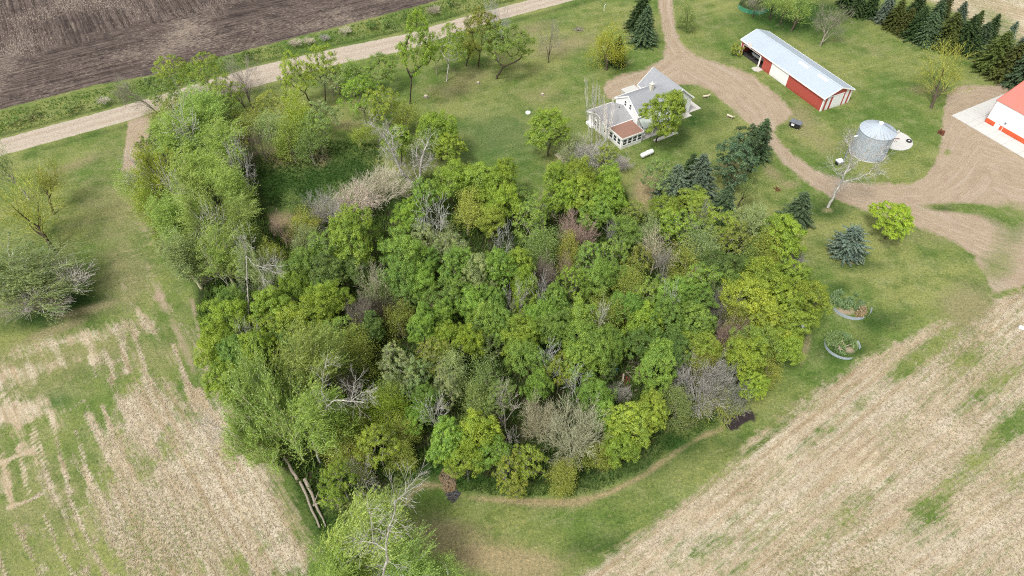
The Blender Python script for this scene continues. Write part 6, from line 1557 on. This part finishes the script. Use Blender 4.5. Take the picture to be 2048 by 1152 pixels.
def pen(c, R, arcs, lab, sheet, h=.75, green=(.085, .145, .06), weeds=True):
    t = thing('round_pen', lab, 'pen', (c[0], c[1], 0))
    for a0, a1, hh in arcs:
        n = max(2, int((a1 - a0) / 9)); 
        per = max(1, int(math.ceil((a1 - a0) / 38.0)))
        for s_ in range(per):
            b0, b1 = a0 + (a1 - a0) * s_ / per, a0 + (a1 - a0) * (s_ + 1) / per
            m_ = MB(); vs = []
            k = 7
            for i in range(k + 1):
                a = math.radians(b0 + (b1 - b0) * i / k)
                for q in range(9):
                    z = hh * q / 8; rr = R + (.02 if q % 2 else 0) + .10 * q / 8 + .015 * (s_ % 2)
                    vs.append((rr * math.cos(a), rr * math.sin(a), z - .03))
            m_.v = vs; m_.f = [(i * 9 + q, (i + 1) * 9 + q, (i + 1) * 9 + q + 1, i * 9 + q + 1) for i in range(k) for q in range(8)]
            link('sheet_panel', m_.mesh('sheet_panel'), sheet, t)
    return t
rgs = np.random.default_rng(77)
M_GALVP = mat_plain("galvanized_pen", (.36, .41, .47), .45, var=.15, scale=1.5, spec=.5, dirt=(.62, .66, .70))
pen((52.1, 68.5), 3.0, [(168, 292, .75), (305, 345, .55)], 'upper of two galvanized round pens full of tall weeds', M_GALVP)
pen((48.25, 60.6), 2.45, [(165, 285, .65), (345, 375, .6)], 'lower of two galvanized round pens full of weeds and old boards', M_GALVP)
gp = G(1506, 14)
pen((gp.x, gp.y), 4.0, [(188, 338, 1.1)], 'green sheet round pen around a grey tree at the top edge', M_GREENSHEET)
def disc_pts(c, R, n, ry=1.0, hole=None):
    a = rgs.uniform(0, 6.28, n); r = R * np.sqrt(rgs.random(n)); p = np.stack([c[0] + r * np.cos(a), c[1] + ry * r * np.sin(a)], -1)
    if hole: p = p[np.hypot(p[:, 0] - hole[0], p[:, 1] - hole[1]) > hole[2]]
    return p[fbm(p[:, 0] * .9, p[:, 1] * .9, 5, 3) > .44]
def stuff(name, me, mat, lab, cat, color):
    o = link(name, me, mat, None, color); return set_tags(o, lab, cat, None, 'stuff')
stuff('weeds', grass_mesh('weeds', disc_pts((52.0, 69.3), 2.6, 850, .75), (.25, .75), (.09, .18), rgs, .9), M_LEAF, 'blue green tall weeds filling the upper round pen', 'weeds', (.27, .36, .20))
stuff('weeds', grass_mesh('weeds', disc_pts((48.2, 61.0), 2.25, 800, .9), (.2, .7), (.09, .18), rgs, .9), M_LEAF, 'green tall weeds filling the lower round pen', 'weeds', (.27, .36, .17))
stuff('weeds', grass_mesh('weeds', disc_pts((gp.x, gp.y + .4), 3.4, 500), (.4, .9), (.08, .14), rgs), M_LEAF, 'dark weeds inside the green round pen', 'weeds', (.14, .18, .09))
litter('hay_ridge', 1722, 622, 1.7, .75, 1500, .6, 'brown rotten hay ridge in the right half of the upper round pen', 'hay', (.40, .30, .19), 12, 1.0)
pb = pile('board_pile', 'old brown boards crossed inside the lower round pen', 'boards', 1682, 694, 9, 2.2, .06, M_WOOD, .7, 'board')

# ------------------------------------------------------------------ loose ground cover
def scatter(poly_list, n, seed, margin=0, bbox=None):
    r = np.random.default_rng(seed)
    X = r.uniform(bbox[0], bbox[1], n * 4); Y = r.uniform(bbox[2], bbox[3], n * 4)
    u, v = plan_uv(X, Y)
    k = np.zeros(len(X), bool)
    for p in poly_list: k |= inpoly(u, v, p)
    P = np.stack([X, Y], -1)[k]
    return P[:n], r
P_, r_ = scatter([WOODS, WESTROW], 26000, 5, bbox=(-48, 52, 33, 118))
stuff('undergrowth', grass_mesh('undergrowth', P_, (.3, 1.5), (.08, .20), r_, .9, 3), M_LEAF, 'dark green undergrowth between the grove trees', 'undergrowth', (.13, .20, .05))
EDGE = [(560, 900), (600, 990), (648, 1085), (700, 1060), (760, 1000), (830, 960), (880, 950), (910, 980), (1000, 992), (1150, 992), (1210, 975), (1290, 938), (1350, 892), (1430, 848), (1440, 810), (1330, 860), (1260, 910), (1000, 950), (800, 900), (700, 930)]
P_, r_ = scatter([EDGE], 9000, 6, bbox=(-28, 32, 32, 62))
stuff('tall_grass', grass_mesh('tall_grass', P_, (.15, .5), (.05, .10), r_, .8, 3), M_LEAF, 'lush tall grass along the lower rim of the grove', 'grass', (.062, .125, .028))
P_, r_ = scatter([[(388, 570), (470, 555), (500, 600), (440, 600), (420, 650), (402, 640)], [(470, 330), (620, 280), (760, 290), (770, 340), (640, 400), (530, 420), (470, 400)]], 6000, 7, bbox=(-48, -10, 60, 116))
stuff('tall_grass', grass_mesh('tall_grass', P_, (.15, .45), (.06, .12), r_, .8, 3), M_LEAF, 'dark lush grass in the hollow right of the western tree row', 'grass', (.062, .125, .030))
DITCH = [(-40, 250), (0, 225), (190, 180), (320, 153), (512, 100), (700, 52), (880, 4), (1010, -20), (1030, 2), (937, 26), (812, 62), (677, 90), (512, 126), (250, 204), (0, 272), (-40, 285)]
P_, r_ = scatter([DITCH], 9000, 8, bbox=(-125, 10, 95, 175))
stuff('ditch_grass', grass_mesh('ditch_grass', P_, (.15, .5), (.08, .16), r_, .9, 3), M_LEAF, 'coarse bright grass in the ditch beside the gravel road', 'grass', (.105, .185, .035))
# crop residue on the stubble
def residue(poly, n, seed, bbox, name, lab, ang):
    P, r = scatter([poly], n, seed, bbox=bbox)
    mk, _ = plan(P[:, 0], P[:, 1])
    P = P[mk['straw'] + r.random(len(P)) * .5 > .65]
    a = np.radians(ang) + r.normal(size=len(P)) * .8
    ax = np.stack([np.cos(a), np.sin(a), r.normal(size=len(P)) * .15], -1)
    V, F = leaf_quads(np.column_stack([P, np.full(len(P), .045)]), np.column_stack([r.normal(size=(len(P), 2)) * .25, np.ones(len(P))]), r.uniform(.12, .42, len(P)), r, aspect=.16, axis=ax)
    me = np_mesh(name, V, F, fattr={"v": r.random(len(P))})
    return stuff(name, me, M_STRAW, lab, 'straw', (.50, .42, .31))
g = NG("straw")
vv_ = g.attr("v")
M_STRAW = g.finish(g.mix((.20, .15, .10), g.mix((.30, .245, .175), (.46, .40, .31), g.rng(vv_, .5, 1)), g.rng(vv_, 0, .5)), .9, 0, None, .1)
residue(LFIELD, 30000, 21, (-60, -12, 27, 66), 'crop_residue', 'pale crop residue scattered over the left stubble field', -50)
residue(RFIELD, 48000, 22, (4, 82, 27, 82), 'crop_residue', 'pale crop residue scattered over the right stubble field', 30)
